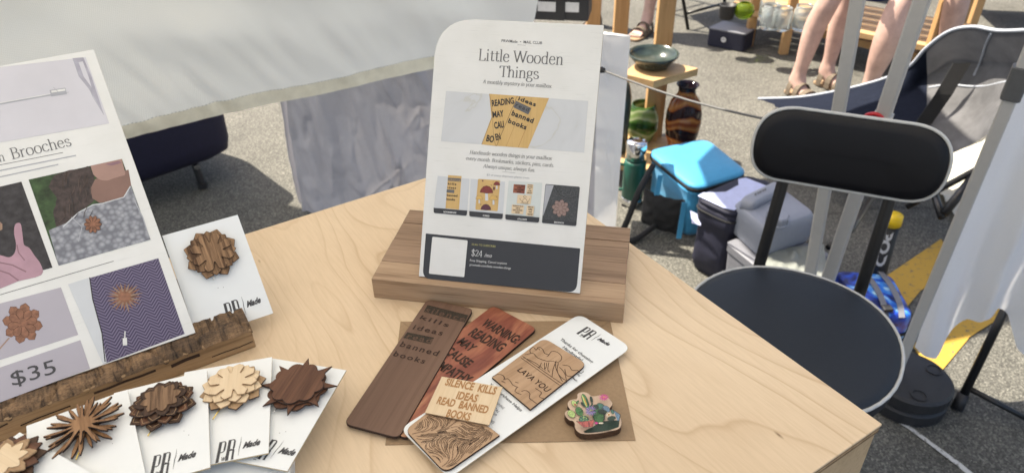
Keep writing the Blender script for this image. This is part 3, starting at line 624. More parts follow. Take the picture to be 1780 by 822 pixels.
M['skin_print'] = plain('skin_print', (.33, .20, .165), .6, var=.1, scale=30); M['neck_print'] = plain('neck_print', (.22, .125, .10), .6, var=.1, scale=40); M['scarf'] = knit('scarf_print', (.36, .37, .40), (.17, .175, .20), 260); M['coat_print'] = plain('coat_print', (.035, .032, .035), .7, var=.5, scale=160)
M['hand_print'] = plain('hand_print', (.40, .24, .29), .6, var=.12, scale=50); M['hand_shade'] = plain('hand_fold', (.24, .13, .16), .6); M['herring'] = knit('herringbone_print', (.042, .032, .075), (.17, .145, .22), kind='herring'); M['hair_mid'] = plain('hair_mid', (.09, .06, .05), .6)
M['brooch_print'] = plain('brooch_print', (.24, .105, .06), .6, var=.35, scale=300); M['tan_print'] = plain('tan_print', (.30, .19, .13), .6)
pic(brd, bb, 'printed_photo', [('p', 'print_pale', [(-40, 122), (149, 100), (190, 215), (-40, 255)]), ('p', 'vein_grey', cA((305, 53), (350, 49), (385, 130), (437, 290), (405, 235), (372, 180), (330, 128))), ('l', 'ink_pale', cA((306, 55), (330, 120), (372, 170), (390, 215), (437, 290)), .0004),
    ('p', 'print_pale', cA((330, 70), (348, 66), (372, 130), (385, 175), (352, 130))),
    ('l', 'ink_pale', cA((-30, 250), (215, 206)), .0016), ('l', 'white_ink', cA((-30, 246), (215, 202)), .0006), ('l', 'ink_pale', cA((212, 200), (278, 190)), .0062), ('l', 'white_ink', cA((216, 194), (274, 185)), .002), ('l', 'ink_pale', cA((225, 175), (255, 205), (290, 195)), .0004)])
tx(brd, bb, 'ink_soft', [T3(cA, ser('Brooches', thick=.072, thin=.03), (50, 476), (303, 418), (46, 430), .7), T3(cA, ser('n', thick=.072, thin=.03), (-3, 487), (24, 481), (-6, 462), .47)], 'title')
rule(bb, brd, 'ink_soft', cA((-30, 506), (265, 448)), .0005); rule(bb, brd, 'ink_soft', cB((-20, 252), (368, 137)), .0005)
rule(bb, brd, 'ink_pale', cA((-30, 530), (320, 460)), .0010, 'caption_line'); rule(bb, brd, 'ink_pale', cA((-30, 557), (245, 498)), .0010, 'caption_line')
def wob(pts, amp, n=6):
    out = []
    for i in range(len(pts)-1):
        for j in range(n):
            t = j/n; out.append((pts[i][0]*(1-t)+pts[i+1][0]*t+random.uniform(-amp, amp), pts[i][1]*(1-t)+pts[i+1][1]*t+random.uniform(-amp, amp)))
    return out+[pts[-1]]
TL, TR, BR, BL = (49.7, 312.5), (212, 276.6), (261.8, 416.5), (102, 461.7)
ly = [('p', 'foliage_print', [TL, TR, BR, BL])]
hair = wob(cA((205, 590), (225, 545), (265, 530), (370, 506), (395, 540), (400, 610), (390, 660), (330, 700), (290, 745), (240, 770), (225, 700), (240, 640)), 1.2, 4); ly.append(('p', 'hair_print', hair))
ly.append(('p', 'neck_print', cA((380, 600), (400, 560), (540, 520), (552, 590), (520, 640), (420, 660), (388, 640))))
ly.append(('p', 'skin_print', [*cA((380, 504), (512, 475)), *smooth2(cA((520, 510), (526, 540), (505, 548), (478, 556), (448, 566), (415, 560), (392, 540)), 4)]))
ly.append(('p', 'hand_shade', cA((440, 498), (500, 484), (512, 492), (470, 503))))
sc = cA((240, 760), (290, 740), (330, 700), (390, 665), (430, 660), (520, 635), (550, 585))
ly.append(('p', 'scarf', [*sc, BR, BL, cA((205, 775))[0]]))
ly.append(('l', 'print_grey', cA((265, 760), (330, 700), (390, 668), (430, 662), (520, 636), (548, 590)), .0008)); ly.append(('l', 'ink_pale', cA((300, 720), (345, 760), (330, 822)), .0006)); ly.append(('l', 'ink_pale', cA((560, 640), (600, 720), (625, 800)), .0008))
for k in range(26):
    a = random.uniform(0, 1); x = 230+150*a+random.uniform(-20, 20); y = random.uniform(530, 700)
    ly.append(('l', random.choice(['hair', 'coat_print', 'hair_mid']), cA((x, y), (x+random.uniform(-12, 8), y+22), (x+random.uniform(-22, 14), y+45)), .0004))
ly += flower_px(cA, 391, 751, 38, 10, 'brooch_print', 'engraved', 0, layers=1)
pic(brd, bb, 'printed_photo', ly)
ly = [('p', 'coat_print', [(-40, 334), (37.2, 316), (91.4, 465), (-40, 501)])]
hand = cB((48, 22), (58, 14), (68, 20), (74, 60), (78, 85), (95, 95), (112, 120), (132, 148), (134, 182), (60, 202), (-30, 228), (-30, 120), (0, 118), (30, 125), (48, 110), (52, 80), (46, 50))
ly += [('p', 'hand_print', smooth2(hand, 3, True)), ('l', 'hand_shade', cB((-10, 140), (40, 150), (85, 172)), .001), ('l', 'hand_shade', cB((-10, 165), (30, 178), (60, 200)), .001), ('l', 'hand_shade', cB((55, 85), (60, 110), (80, 135)), .0008), ('p', 'tan_print', cB((0, 10), (8, 18), (8, 35), (-5, 42), (-20, 20)))]
pic(brd, bb, 'printed_photo', ly)
ly = [('p', 'lilac_grey', [(-40, 538), (105.9, 499.3), (136, 581.6), (-40, 638)]), ('l', 'tan_print', cB((-5, 425), (30, 385)), .0010)]
ly += flower_px(cB, 73, 338, 66, 8, 'brooch_print', 'engraved', .15, layers=2)
pic(brd, bb, 'printed_photo', ly)
TL, TR, BR, BL = (118.3, 494), (275.2, 448.8), (320.9, 580), (179, 632.6)
ly = [('p', 'herring', [TL, TR, BR, BL]), ('p', 'print_grey', [TL, *cB((290, 190), (300, 260), (330, 370), (345, 465)), BL]), ('l', 'coat_print', cB((290, 190), (300, 260), (330, 370), (340, 462)), .0008)]
for k in range(24):
    a = 2*math.pi*k/24+random.uniform(-.04, .04); r = 60+random.uniform(-8, 4); w = .12
    ly.append(('p', 'tan_print' if k % 2 else 'brooch_print', cB((403+16*math.cos(a-w*2), 253+14*math.sin(a-w*2)), (403+r*.7*math.cos(a-w*.5), 253+r*.6*math.sin(a-w*.5)), (403+r*math.cos(a), 253+r*.85*math.sin(a)), (403+r*.7*math.cos(a+w*.5), 253+r*.6*math.sin(a+w*.5)), (403+16*math.cos(a+w*2), 253+14*math.sin(a+w*2)))))
ly += [('p', 'brooch_print', cB(*[(403+21*math.cos(t*.5), 253+18*math.sin(t*.5)) for t in range(13)])), ('l', 'white_ink', cB((405, 364), (404, 388)), .0008), ('l', 'white_ink', cB((404, 386), (405, 410)), .003)]
pic(brd, bb, 'printed_photo', ly)
pic(brd, bb, 'price_panel', [('p', 'lilac_grey', [(-40, 652), (139.8, 590.7), (156.5, 640), (-40, 714)])])
tx(brd, bb, 'ink', [T3(cB, san('$35', .0), (41, 541), (184, 497), (33, 493), .73)], 'price', h=HH*3)

# ================================================================== CARDS AND BROOCHES
def logo(parent, fr, p0, p1, pt, h=HH):
    """P and R monogram, small w, stroke and the word Made"""
    mb = MB(); a = Vector(fr.uv(*p0)); b = Vector(fr.uv(*p1)); c = Vector(fr.uv(*pt)); X = b-a; w = X.length; Xn = X.normalized(); Yn = Vector((-Xn.y, Xn.x)); hy = abs((c-a).dot(Yn)); lean = .22
    T = lambda x, y: tuple(a+Xn*(x*w+lean*y*hy*.5)+Yn*(y*hy))
    z = h
    def rb(pts, wd):
        nonlocal z; z += 4e-6; mb.ribbon([T(*p) for p in pts], [q_*w for q_ in wd] if isinstance(wd, list) else wd*w, z)
    for x0 in (0.02, .24):
        rb([(x0, 0), (x0, 1)], .072); rb([(x0-.035, 0), (x0+.04, 0)], .016); rb([(x0-.035, .985), (x0+.05, .985)], .016)
        rb(smooth2([(x0, .97), (x0+.09, .97), (x0+.125, .88), (x0+.125, .55), (x0+.09, .46), (x0, .46)], 4), .03); rb(smooth2([(x0+.122, .9), (x0+.125, .72), (x0+.122, .54)], 3), .045)
    rb([(.28, .5), (.365, .46), (.37, .0)], .05); rb([(.34, 0), (.405, 0)], .016)
    for q in [((.115, .22), (.135, .02)), ((.135, .02), (.155, .2)), ((.155, .2), (.175, .02)), ((.175, .02), (.2, .22)), ((.12, -.06), (.2, -.06))]: rb(q, .014)
    rb([(.505, 1.05), (.515, .75), (.5, .5), (.505, .1)], [.004, .014, .016, .006])
    v, f, tw = glyphs('Made', .045, .35)
    for q in v: pass
    sc = .42/tw; z += 4e-6
    mb.add([(*T(.58+p[0]*sc, .42+p[1]*.42), z) for p in v], f)
    mb.build('logo_print', 'ink', parent, fr.mw)
GC = 'paper cards displaying wooden brooches'
def card(label, fr, w, h, lg=None):
    o = thing('brooch_card', label, 'display card', fr.mw, GC)
    mb = MB(); mb.prism([(0, 0), (w, 0), (w, h), (0, h)], -.0012, 0, 0, 1); mb.build('backing', ['card_white', 'card_edge'], o, fr.mw)
    for k in range(3):
        mb = MB(); x, y = random.uniform(.2, .8)*w, random.uniform(.25, .5)*h; mb.flat([(x+.00035*math.cos(a), y+.00035*math.sin(a)) for a in (0, 1.2, 2.4, 3.7, 5)], HH); mb.build('pinhole', 'ink_soft', o, fr.mw)
    if lg: logo(o, fr, *lg)
    return o
ph = R(30); X = Vector((math.cos(ph), math.sin(ph), 0)); back = Z3.cross(X); up = Z3*math.cos(R(48))+back*math.sin(R(48))
cf = [None]*6
q = P(475, 544, TT+.012)
cf[5] = Fr(q-X*.0625, X, up)
card('upright white card standing in the barn wood block, right of the price board', cf[5], .0625, .0935, ((397.8, 561), (458, 538.5), (394, 526)))
def flat_card(label, TLp, TRp, BLp, z0, lg, w=.0625, h=.092, tilt=0):
    a, b = P(*TLp, z0), P(*TRp, z0); X = (b-a).normalized(); Y = Z3.cross(X)
    O = a-Y*h; fr = Fr(O, X, Y); card(label, fr, w, h, lg); return fr
def mk(label, corner, ang, z0, lg, at='TL', w=.0635, h=.094):
    X = Vector((math.cos(R(ang)), math.sin(R(ang)), 0)); Y = Z3.cross(X); c = P(*corner, z0)
    O = c-Y*h if at == 'TL' else c-Y*h-X*w
    fr = Fr(O, X, Y); card(label, fr, w, h, lg); return fr
c4_ = mk('white card fanned lowest and farthest right, under the dark scalloped brooch', (602, 643), -13.5, 1.113, ((434, 794), (500, 806), (438, 757)), 'TR')
c3_ = mk('white card in the fan carrying the pale maple flower brooch', (473, 620), 13.5, 1.117, ((375.5, 803.9), (450, 787), (377, 769.3)), 'TR')
c2_ = mk('white card in the fan carrying the brown bordered star flower brooch', (360, 642.7), 20, 1.121, ((261, 830), (338, 809), (263.5, 793)), 'TR')
c1_ = mk('white card in the fan carrying the spiky sunburst brooch', (221.5, 676.5), 30.5, 1.125, None, 'TR')
c0_ = mk('white card at the near left end of the fan, under a two-tone star brooch', (34.3, 750.7), 62, 1.129, None, 'TR')
tray = P(455, 812, 1.11); tr_ = Fr((tray.x, tray.y, TT), (math.cos(R(14)), math.sin(R(14)), 0), (-math.sin(R(14)), math.cos(R(14)), 0))
o = thing('card_tray', 'glossy white tray lying under the fanned brooch cards', 'tray', tr_.mw)
mb = MB(); mb.prism(rpoly([(-.22, -.03), (.018, -.03), (.018, .06), (-.19, .06)], .004), 0, .017); mb.build('tray_base', 'card_white', o, tr_.mw, bevel=.0006)
mb = MB(); mb.prism([(-.22, -.03), (.018, -.03), (.018, -.027), (-.22, -.027)], .003, .020); mb.prism([(.015, -.0268), (.018, -.0268), (.018, .06), (.015, .06)], .003, .0205); mb.prism([(-.1, -.0265), (-.097, -.0265), (-.097, .055), (-.1, .055)], .003, .0185); mb.build('tray_rim', 'card_white', o, tr_.mw, bevel=.0005)
GB = 'laser-cut wooden flower brooches'
def petals(n, r, ph=0, slit=0, tip=1.0, sh=.86, inner=.68, shw=.66, slitr=.36, rad=.0009):
    out = []; w = math.pi/n
    for i in range(n):
        a = 2*w*i+ph
        if slit: out += [(slitr*r*math.cos(a-w), slitr*r*math.sin(a-w)), (inner*r*math.cos(a-w+slit), inner*r*math.sin(a-w+slit))]
        else: out.append((inner*r*math.cos(a-w), inner*r*math.sin(a-w)))
        for da, q in ((-shw*w, sh), (0, tip), (shw*w, sh)): out.append((q*r*math.cos(a+da), q*r*math.sin(a+da)))
        if slit: out.append((inner*r*math.cos(a+w-slit), inner*r*math.sin(a+w-slit)))
    return rpoly(out, rad, 3)
def brooch(label, fr, c, layers, pinmat='brass', pin=None, lift=.003, tiltv=(0, 0)):
    u, v = fr.uv(*c, lift)
    m4 = fr.mw @ Matrix.Translation((u, v, 0)) @ Matrix.Rotation(tiltv[0], 4, 'X') @ Matrix.Rotation(tiltv[1], 4, 'Y')
    o = thing('wooden_brooch', label, 'brooch', m4, GB); z = lift
    for nm, poly, th, mats, dx in layers:
        mb = MB(); mb.prism([(x+dx[0], y+dx[1]) for x, y in poly], z, z+th, 0, 1); mb.build(nm, mats, o, m4, bevel=.00025, bseg=1); z += th+.0002
    if pin:
        p = [Vector(m4.inverted() @ (fr.mw @ Vector((*fr.uv(*q, .0018), .0018)))) for q in pin]
        mb = MB(); mb.tube(p, .00045, 6); mb.build('pin', pinmat, o, m4)
    return o, m4, z
rot = lambda pts, a, s=1: [(s*(x*math.cos(a)-y*math.sin(a)), s*(x*math.sin(a)+y*math.cos(a))) for x, y in pts]
WB = ['walnut_brooch', 'burnt']
r0 = .0225
brooch('rich brown layered walnut flower brooch on the upright card right of the price board', cf[5], (368, 441), [('base_layer', petals(8, r0*1.0, .3, sh=.85, inner=.62), .0012, WB, (.0, -.0003)), ('middle_layer', petals(8, r0*.89, .69, sh=.86, inner=.68), .0012, WB, (0, 0)), ('top_layer', petals(8, r0*.80, .32, slit=.12, sh=.86, inner=.8, slitr=.38), .0012, WB, (.0006, .0004))], 'steel', [(371, 470), (372, 487)])
WW = ['maple', 'maple_dark']
brooch('pale cream maple flower brooch with slit petals on a fanned card', c3_, (405, 673), [('base_layer', petals(8, r0*1.04, .15, sh=.85, inner=.62), .0012, ['maple_dark', 'burnt'], (.0004, -.001)), ('lower_layer', petals(8, r0*.98, .5, sh=.85, inner=.64), .0012, WW, (-.0002, -.0004)), ('middle_layer', petals(8, r0*.88, .2, sh=.86, inner=.68), .0012, WW, (0, .0004)), ('top_layer', petals(8, r0*.80, .55, slit=.12, sh=.86, inner=.82, slitr=.38), .0012, WW, (.0006, .0012))], 'brass', [(386, 705), (370, 728)])
bro, m4, z = brooch('brown star flower brooch with dark engraved borders on a fanned card', c2_, (283, 704), [('base_layer', petals(8, r0*1.04, .5, sh=.84, inner=.6), .0013, ['walnut_dark', 'burnt'], (0, -.001)), ('lower_layer', petals(8, r0*.95, .15, sh=.84, inner=.62), .0013, ['walnut_red', 'burnt'], (0, -.0003)), ('middle_layer', petals(8, r0*.86, .5, sh=.84, inner=.62), .0013, ['walnut_dark', 'burnt'], (0, .0004)), ('top_layer', petals(8, r0*.78, .12, sh=.84, inner=.66), .0013, ['walnut_dark', 'burnt'], (.0003, .0012))], 'brass', [(267, 740), (257, 757)])
mb = MB(); mb.prism([(x+.0003, y+.0012) for x, y in petals(8, r0*.60, .12, sh=.84, inner=.66)], z, z+.0004); mb.build('centre_panel', 'walnut_warm', bro, m4)
for k in range(3):
    mb = MB(); rr = [1.0, .92, .83][k]; pp_ = petals(8, r0*rr, [.5, .15, .5][k], sh=.84, inner=.62); mb.tube([(x*.93, y*.93-.0005, .003+.0015*(k+1)-.0001) for x, y in pp_], .00022, 4, closed=True); mb.build('border_line', 'maple_dark', bro, m4)
sc_ = []
for i in range(9):
    a = 2*math.pi*i/9
    for j in range(7): t = a+(j/7-.5)*2*math.pi/9; sc_.append((r0*(.83+.14*math.cos((j/7-.5)*math.pi))*math.cos(t), r0*(.83+.14*math.cos((j/7-.5)*math.pi))*math.sin(t)))
star = []
for i in range(8):
    a = 2*math.pi*i/8+.2
    for da, q in ((-.16, .8), (0, 1.2), (.16, .8)): star.append((r0*q*math.cos(a+da), r0*q*math.sin(a+da)))
RW = ['walnut_red', 'burnt']
brooch('dark reddish walnut brooch with a plain scalloped face and eight sharp points', c4_, (519, 674), [('base_layer', rot(sc_, .2, 1.0), .0014, RW, (.0005, -.0012)), ('spike_layer', rot(star, 0, 1.06), .0014, RW, (.0004, 0)), ('top_layer', rot(sc_, 0, .93), .0014, RW, (-.0004, .0008))], 'steel', [(484, 707), (476, 716)])
def spikes(n, r, ph, seed, w=.1):
    rg = random.Random(seed); out = []
    for i in range(n):
        a = 2*math.pi*i/n+ph+rg.uniform(-.05, .05); q = r*rg.uniform(.82, 1.08)
        for da, k in ((-math.pi/n, .33), (-w*1.1, .45), (-w*.7, .78), (-w*.18, 1), (w*.18, 1), (w*.7, .78), (w*1.1, .45)): out.append((q*k*math.cos(a+da), q*k*math.sin(a+da)))
    return out
SP = ['spiky_wood', 'burnt']
bro, m4, z = brooch('spiky sunburst brooch of thin brown rays on the second fanned card from the left', c1_, (147, 744), [('base_layer', spikes(13, r0*1.15, 0, 3), .0016, SP, (0, 0)), ('middle_layer', spikes(13, r0*1.12, .24, 5), .0016, SP, (0, 0)), ('top_layer', spikes(14, r0*.95, .1, 8), .0016, SP, (0, 0))], 'brass', [(141, 776), (132, 798)])
TWO = ['maple', 'maple_dark']; OB = lambda r, n=8, ph=0: petals(n, r, ph, sh=.78, inner=.62, tip=1)
bro, m4, z = brooch('two-tone star brooch, cream centre over dark walnut, cut off at the left edge', c0_, (12, 806), [('base_layer', OB(r0*1.05, 8, .1), .0014, ['walnut_dark', 'burnt'], (.0, 0)), ('middle_layer', OB(r0*.97, 8, .45), .0014, ['walnut_red', 'burnt'], (0, 0)), ('top_layer', OB(r0*.84, 8, .1), .0014, ['maple_dark', 'maple_dark'], (-.0004, 0))])
mb = MB(); mb.prism(OB(r0*.62, 8, .1), z, z+.0003); mb.build('centre_panel', 'maple', bro, m4)

# ================================================================== THINGS ON THE TABLE: envelope, bookmarks, card, magnets
q = [P(*c, TT) for c in [(670, 773.4), (1104.7, 765.4), (1060.6, 558.6), (696.3, 559.5)]]
ef = Fr(q[0], q[1]-q[0], Z3.cross(q[1]-q[0])); q2 = [((p-q[0]).dot(ef.X), (p-q[0]).dot(ef.Y)) for p in q]
o = thing('kraft_envelope', 'brown kraft paper envelope lying under the bookmarks and the cactus magnet', 'envelope', ef.mw)
mb = MB(); mb.prism(q2, .0001, .0007); mb.build('envelope_body', 'kraft', o, ef.mw)
mb = MB(); (x0, y0), (x1, y1) = q2[3], q2[2]; mb.prism([(x0+.001, y0-.0005), (x1-.001, y1-.0005), ((x0+x1)/2+.02, y0-.07), ((x0+x1)/2-.02, y0-.07)], .00072, .001); mb.build('flap', 'kraft', o, ef.mw)
c1c = crop(580, 500, .3917); c2c = crop(820, 520, .3674)
def slab(name, label, cat, fr, w, h, th, mat, edge, rad=.006, group=None, part='panel'):
    o = thing(name, label, cat, fr.mw, group); mb = MB(); mb.prism(rpoly([(0, 0), (w, 0), (w, h), (0, h)], rad, 8), -th, 0, 0, 1); mb.build(part, [mat, edge], o, fr.mw, bevel=.0003, bseg=1); return o
# walnut bookmark
z = TT+.0052
a, b, c, d = [P(*k, z) for k in [(600, 735), (690, 762), (825, 536), (741, 520)]]
Y = ((d-a)+(c-b)).normalized(); X = Y.cross(Z3); wf = Fr((a+b)/2-X*.0222, X, Y); wh = .152
wo = slab('wooden_bookmark', 'dark walnut bookmark engraved silence kills ideas, leftmost of the bookmarks', 'bookmark', wf, .0444, ((d-a).length+(c-b).length)/2, .0026, 'walnut', 'burnt')
wo['group'] = 'wooden bookmarks'
for q_ in [((417, 76), (598, 122), (582, 154), (400, 107)), ((327, 197), (446, 221), (430, 250), (308, 222))]:
    mb = MB(); mb.flat(wf.poly(c1c(*q_)), HH); mb.build('engraved_bar', 'engraved_bar', wo, wf.mw)
mono = lambda s, b=.02: glyphs(s, b, 0, 1.25)
tx(wo, wf, 'engraved_mid', [T3(c1c, mono('silence'), (404, 106), (578, 150), (412, 82), .74), T3(c1c, mono('read'), (322, 222), (430, 246), (334, 200), .74)], h=HH*2)
tx(wo, wf, 'engraved', [T3(c1c, mono('kills', .015), (380, 136), (506, 174), (388, 118), .74), T3(c1c, mono('ideas', .015), (349, 182), (480, 211), (357, 160), .74), T3(c1c, mono('banned', .015), (291, 258), (458, 302), (300, 233), .74), T3(c1c, mono('books', .015), (262, 300), (400, 336), (271, 277), .74)], h=HH*2)
# cedar bookmark
z = TT+.0040
a, b = P(856, 531, z), P(934, 571, z); c = P(842, 648.6, z); Y = (b-c).normalized(); X = Y.cross(Z3)
w_ = (b-a).dot(X); cfz = Fr(b-X*w_-Y*.152, X, Y)
co_ = slab('wooden_bookmark', 'red cedar bookmark engraved WARNING: READING MAY CAUSE, tucked behind the walnut one', 'bookmark', cfz, w_, .152, .0026, 'cedar', 'burnt', group='wooden bookmarks')
cond = lambda s: glyphs(s, .035, 0, 1.02)
tx(co_, cfz, 'engraved', [T3(c1c, cond('WARNING:'), (651, 163), (806, 248), (669, 133), .62), T3(c1c, cond('READING'), (595, 207), (737, 283), (614, 174), .62), T3(c1c, cond('MAY'), (545, 242), (606, 284), (563, 214), .62), T3(c1c, cond('CAUSE'), (484, 283), (588, 354), (503, 252), .62), T3(c1c, cond('EMPATHY'), (440, 347), (590, 428), (459, 315), .62)], h=HH*2)
# white packaging card with the alder bookmark threaded through it
z = TT+.0068
a, b, d = P(697, 747.5, z), P(780, 826, z), P(1007.6, 544.6, z); c = P(1101.8, 601.2, z)
Y = ((d-a)+(c-b)).normalized(); X = Y.cross(Z3); wC = (c-d).dot(X); hC = (d-a).length
pf = Fr(d-X*0-Y*hC, X, Y)
pc = slab('packaging_card', 'long white packaging card with thank-you text holding the LAVA YOU bookmark', 'card', pf, wC, hC, .0005, 'card_white', 'card_edge', .009)
logo(pc, pf, (1002.6, 579.5), (1049.6, 606.3), (1015.5, 564.8))
tx(pc, pf, 'ink_soft', [T3(c2c, san('Thanks for choosing', .02), (416, 190), (568, 301), (425, 180)), T3(c2c, san('Handmade!', .02), (428, 228), (518, 292), (437, 218)), T3(c2c, san('Your Purchase Helps', .02), (80, 402), (231, 530), (90, 392)),
    T3(c2c, san('made', 0), (470, 332), (508, 366), (478, 323)), T3(c2c, san('care.', 0), (468, 366), (498, 391), (475, 357)), T3(c2c, san('GROWING', .0, .2), (96, 478), (148, 520), (104, 468)), T3(c2c, san('LOCAL', .0, .2), (84, 500), (124, 537), (92, 490)), T3(c2c, san('SHOP', .0, .2), (76, 522), (110, 553), (84, 512)), T3(c2c, san('THINKING', 0, .2), (56, 550), (101, 588), (64, 540))])
pb = thing('threaded_bookmark', 'alder bookmark engraved LAVA YOU over a volcano and threaded through the white card', 'bookmark', pf.mw)
mb = MB(); mb.prism(rpoly(pf.poly([(854.9, 656.7), (922, 712.9), (1021, 634), (945.5, 588)], .0012), [.0004, .0004, .007, .007]), .0003, .0022, 0, 1); mb.build('upper_half', ['alder', 'burnt'], pb, pf.mw, bevel=.0002, bseg=1)
mb = MB(); mb.prism(rpoly(pf.poly([(704, 748), (774, 823), (869, 757), (780, 690)], .0012), [.007, .007, .0004, .0004]), .0003, .0022, 0, 1); mb.build('lower_half', ['alder', 'burnt'], pb, pf.mw, bevel=.0002, bseg=1)
hU = .0022+HH
def lines(parent, fr, mat, sets, w, h, name='engraving'):
    mb = MB(); z = h
    for s in sets: z += 1.5e-6; mb.ribbon(fr.poly(smooth2(s, 4) if len(s) > 2 else s, h), w, z)
    return mb.build(name, mat, parent, fr.mw)
LV = [c2c((232, 275), (330, 345), (425, 412)), c2c((240, 268), (335, 336), (432, 402)), c2c((250, 262), (290, 255), (310, 275), (350, 290), (385, 292), (400, 300)), c2c((245, 275), (300, 300), (340, 330)), c2c((400, 290), (385, 330), (380, 365)), c2c((410, 300), (405, 340), (430, 390)), c2c((330, 300), (320, 320), (312, 318)), c2c((345, 298), (345, 330), (350, 335)), c2c((365, 298), (360, 330), (368, 345)),
    c2c((280, 255), (275, 240), (290, 225), (305, 240), (315, 225), (335, 235), (345, 255), (365, 262), (355, 270)), c2c((365, 262), (380, 245), (405, 250), (425, 270), (420, 290), (400, 300)), c2c((305, 237), (315, 232), (322, 240)), c2c((430, 310), (460, 315), (475, 335), (500, 335), (515, 350), (530, 340)), c2c((440, 330), (450, 360), (475, 365), (490, 385)), c2c((415, 320), (440, 350), (450, 395)), c2c((395, 300), (400, 330), (415, 360), (440, 380), (455, 385)),
    c2c((100, 365), (120, 355), (145, 358), (155, 372), (150, 380)), c2c((150, 378), (170, 375), (185, 390), (195, 405), (220, 415)), c2c((215, 415), (205, 435), (235, 450)), c2c((235, 435), (255, 430), (275, 445), (272, 465), (290, 480), (310, 495)), c2c((300, 420), (330, 440), (320, 460), (345, 470)), c2c((140, 385), (160, 395)), c2c((205, 390), (222, 395)), c2c((355, 300), (352, 320), (345, 330))]
lines(pb, pf, 'engraved', LV, .0005, hU)
pen = lambda s: glyphs(s, .012, .1, 1.05)
mb = MB(); q = c2c((213, 336), (355, 440), (226, 311)); put(mb, pen('LAVA YOU'), pf, *q, hU+2e-5); mb.build('lettering', 'engraved', pb, pf.mw)
hp = pf.poly([(704, 748), (774, 823), (869, 757), (780, 690)], hU)
inside = lambda p: all(((hp[(i+1) % 4][0]-hp[i][0])*(p[1]-hp[i][1])-(hp[(i+1) % 4][1]-hp[i][1])*(p[0]-hp[i][0])) > .0018*Vector((hp[(i+1) % 4][0]-hp[i][0], hp[(i+1) % 4][1]-hp[i][1])).length for i in range(4))
mb = MB(); z = hU; used = {}; rg = random.Random(11)
hx0, hx1 = min(p[0] for p in hp), max(p[0] for p in hp); hy0, hy1 = min(p[1] for p in hp), max(p[1] for p in hp)
def cell(p): return (int(p[0]/.00072), int(p[1]/.00072))
def flow(p):
    a = 2.8*noise.noise(Vector((p[0]*42, p[1]*30, 4)))+.35*noise.noise(Vector((p[0]*120, p[1]*90, 9)))
    return 1.6+a*1.3
for k in range(700):
    p = (rg.uniform(hx0, hx1), rg.uniform(hy0, hy1))
    if not inside(p) or cell(p) in used: continue
    run = [p]; mine = {cell(p)}
    for i in range(70):
        a = flow(p); p = (p[0]+.0005*math.cos(a), p[1]+.0005*math.sin(a)); c = cell(p)
        if not inside(p) or (c in used): break
        mine.add(c); run.append(p)
    if len(run) > 7:
        for c in mine: used[c] = 1
        z += 1.0e-6; mb.ribbon(run, .00036, z)
mb.build('engraving', 'engraved', pb, pf.mw)
# small maple sticker
z = TT+.0112
a, b, c, d = [P(*k, z) for k in [(738.6, 716.6), (850.3, 738.2), (873.8, 672.3), (768, 654)]]
mf = Fr(a, b-a, d-a); q2 = [((p-a).dot(mf.X), (p-a).dot(mf.Y)) for p in (a, b, c, d)]
ms = thing('wooden_sticker', 'small pale maple veneer rectangle reading SILENCE KILLS IDEAS READ BANNED BOOKS', 'sticker', mf.mw)
mb = MB(); mb.prism(q2, -.0008, 0, 0, 1); mb.build('panel', ['maple', 'maple_dark'], ms, mf.mw)
tx(ms, mf, 'engraved_tan', [T3(c1c, cond('SILENCE  KILLS'), (492, 430), (716, 473), (499, 403), .60), T3(c1c, cond('IDEAS'), (541, 490), (633, 507), (548, 462), .60), T3(c1c, cond('READ  BANNED'), (455, 512), (680, 557), (463, 485), .60), T3(c1c, cond('BOOKS'), (497, 569), (602, 588), (503, 541), .60)], h=HH)
# cactus magnet
cc = crop(960, 660, .146); z = TT+.0075
ff = Fr(P(1030, 720, z), (1, 0, 0), (0, 1, 0))
cm = thing('cactus_magnet', 'wooden cut-out magnet printed with potted cacti and pink and purple flowers', 'magnet', ff.mw)
ol = ff.poly(smooth2(cc((300, 165), (330, 146), (380, 143), (430, 158), (465, 187), (510, 190), (560, 180), (610, 184), (660, 205), (700, 245), (718, 282), (706, 312), (690, 335), (705, 372), (760, 402), (805, 435), (826, 490), (818, 555), (775, 590), (680, 612), (560, 635), (440, 645), (350, 640), (298, 612), (268, 565), (265, 520), (245, 490), (200, 478), (158, 435), (147, 392), (172, 362), (210, 352), (190, 322), (180, 283), (203, 243), (250, 228), (290, 222)), 3, True))
mb = MB(); mb.prism(ol, -.0056, 0, 0, 1); mb.build('wood_base', ['maple_pink', 'walnut_dark'], cm, ff.mw, bevel=.0002, bseg=1)
for k, c in dict(cg=(.07, .20, .07), cd=(.02, .045, .03), cl=(.42, .55, .2), ct=(.06, .16, .12), pot=(.42, .10, .085), potd=(.16, .04, .05), pk=(.5, .04, .22), pr=(.36, .18, .5), crm=(.7, .6, .45), bl=(.12, .2, .28), org=(.6, .25, .05), dk=(.012, .014, .02), soil=(.03, .02, .018)).items(): M['c_'+k] = plain('cactus_print_'+k, c, .5, var=.45, scale=1400)
def ell(cx, cy, a, b, t=0, n=14): return [(cx+a*math.cos(k*2*math.pi/n)*math.cos(t)-b*math.sin(k*2*math.pi/n)*math.sin(t), cy+a*math.cos(k*2*math.pi/n)*math.sin(t)+b*math.sin(k*2*math.pi/n)*math.cos(t)) for k in range(n)]
ly = []
def el(mat, *a, out=True):
    e = ell(*a); ly.append(('p', 'c_'+mat, cc(*e)))
    if out: ly.append(('l', 'c_dk', cc(*(e+e[:1])), .00028))
ly.append(('p', 'c_cd', cc((370, 612), (480, 560), (560, 500), (700, 480), (800, 480), (790, 560), (680, 598), (540, 622), (400, 632))))
for x in range(380, 720, 17): ly.append(('l', 'c_dk', cc((x, 615-(x-380)*.03), (x+4, 634-(x-380)*.06)), .0003))
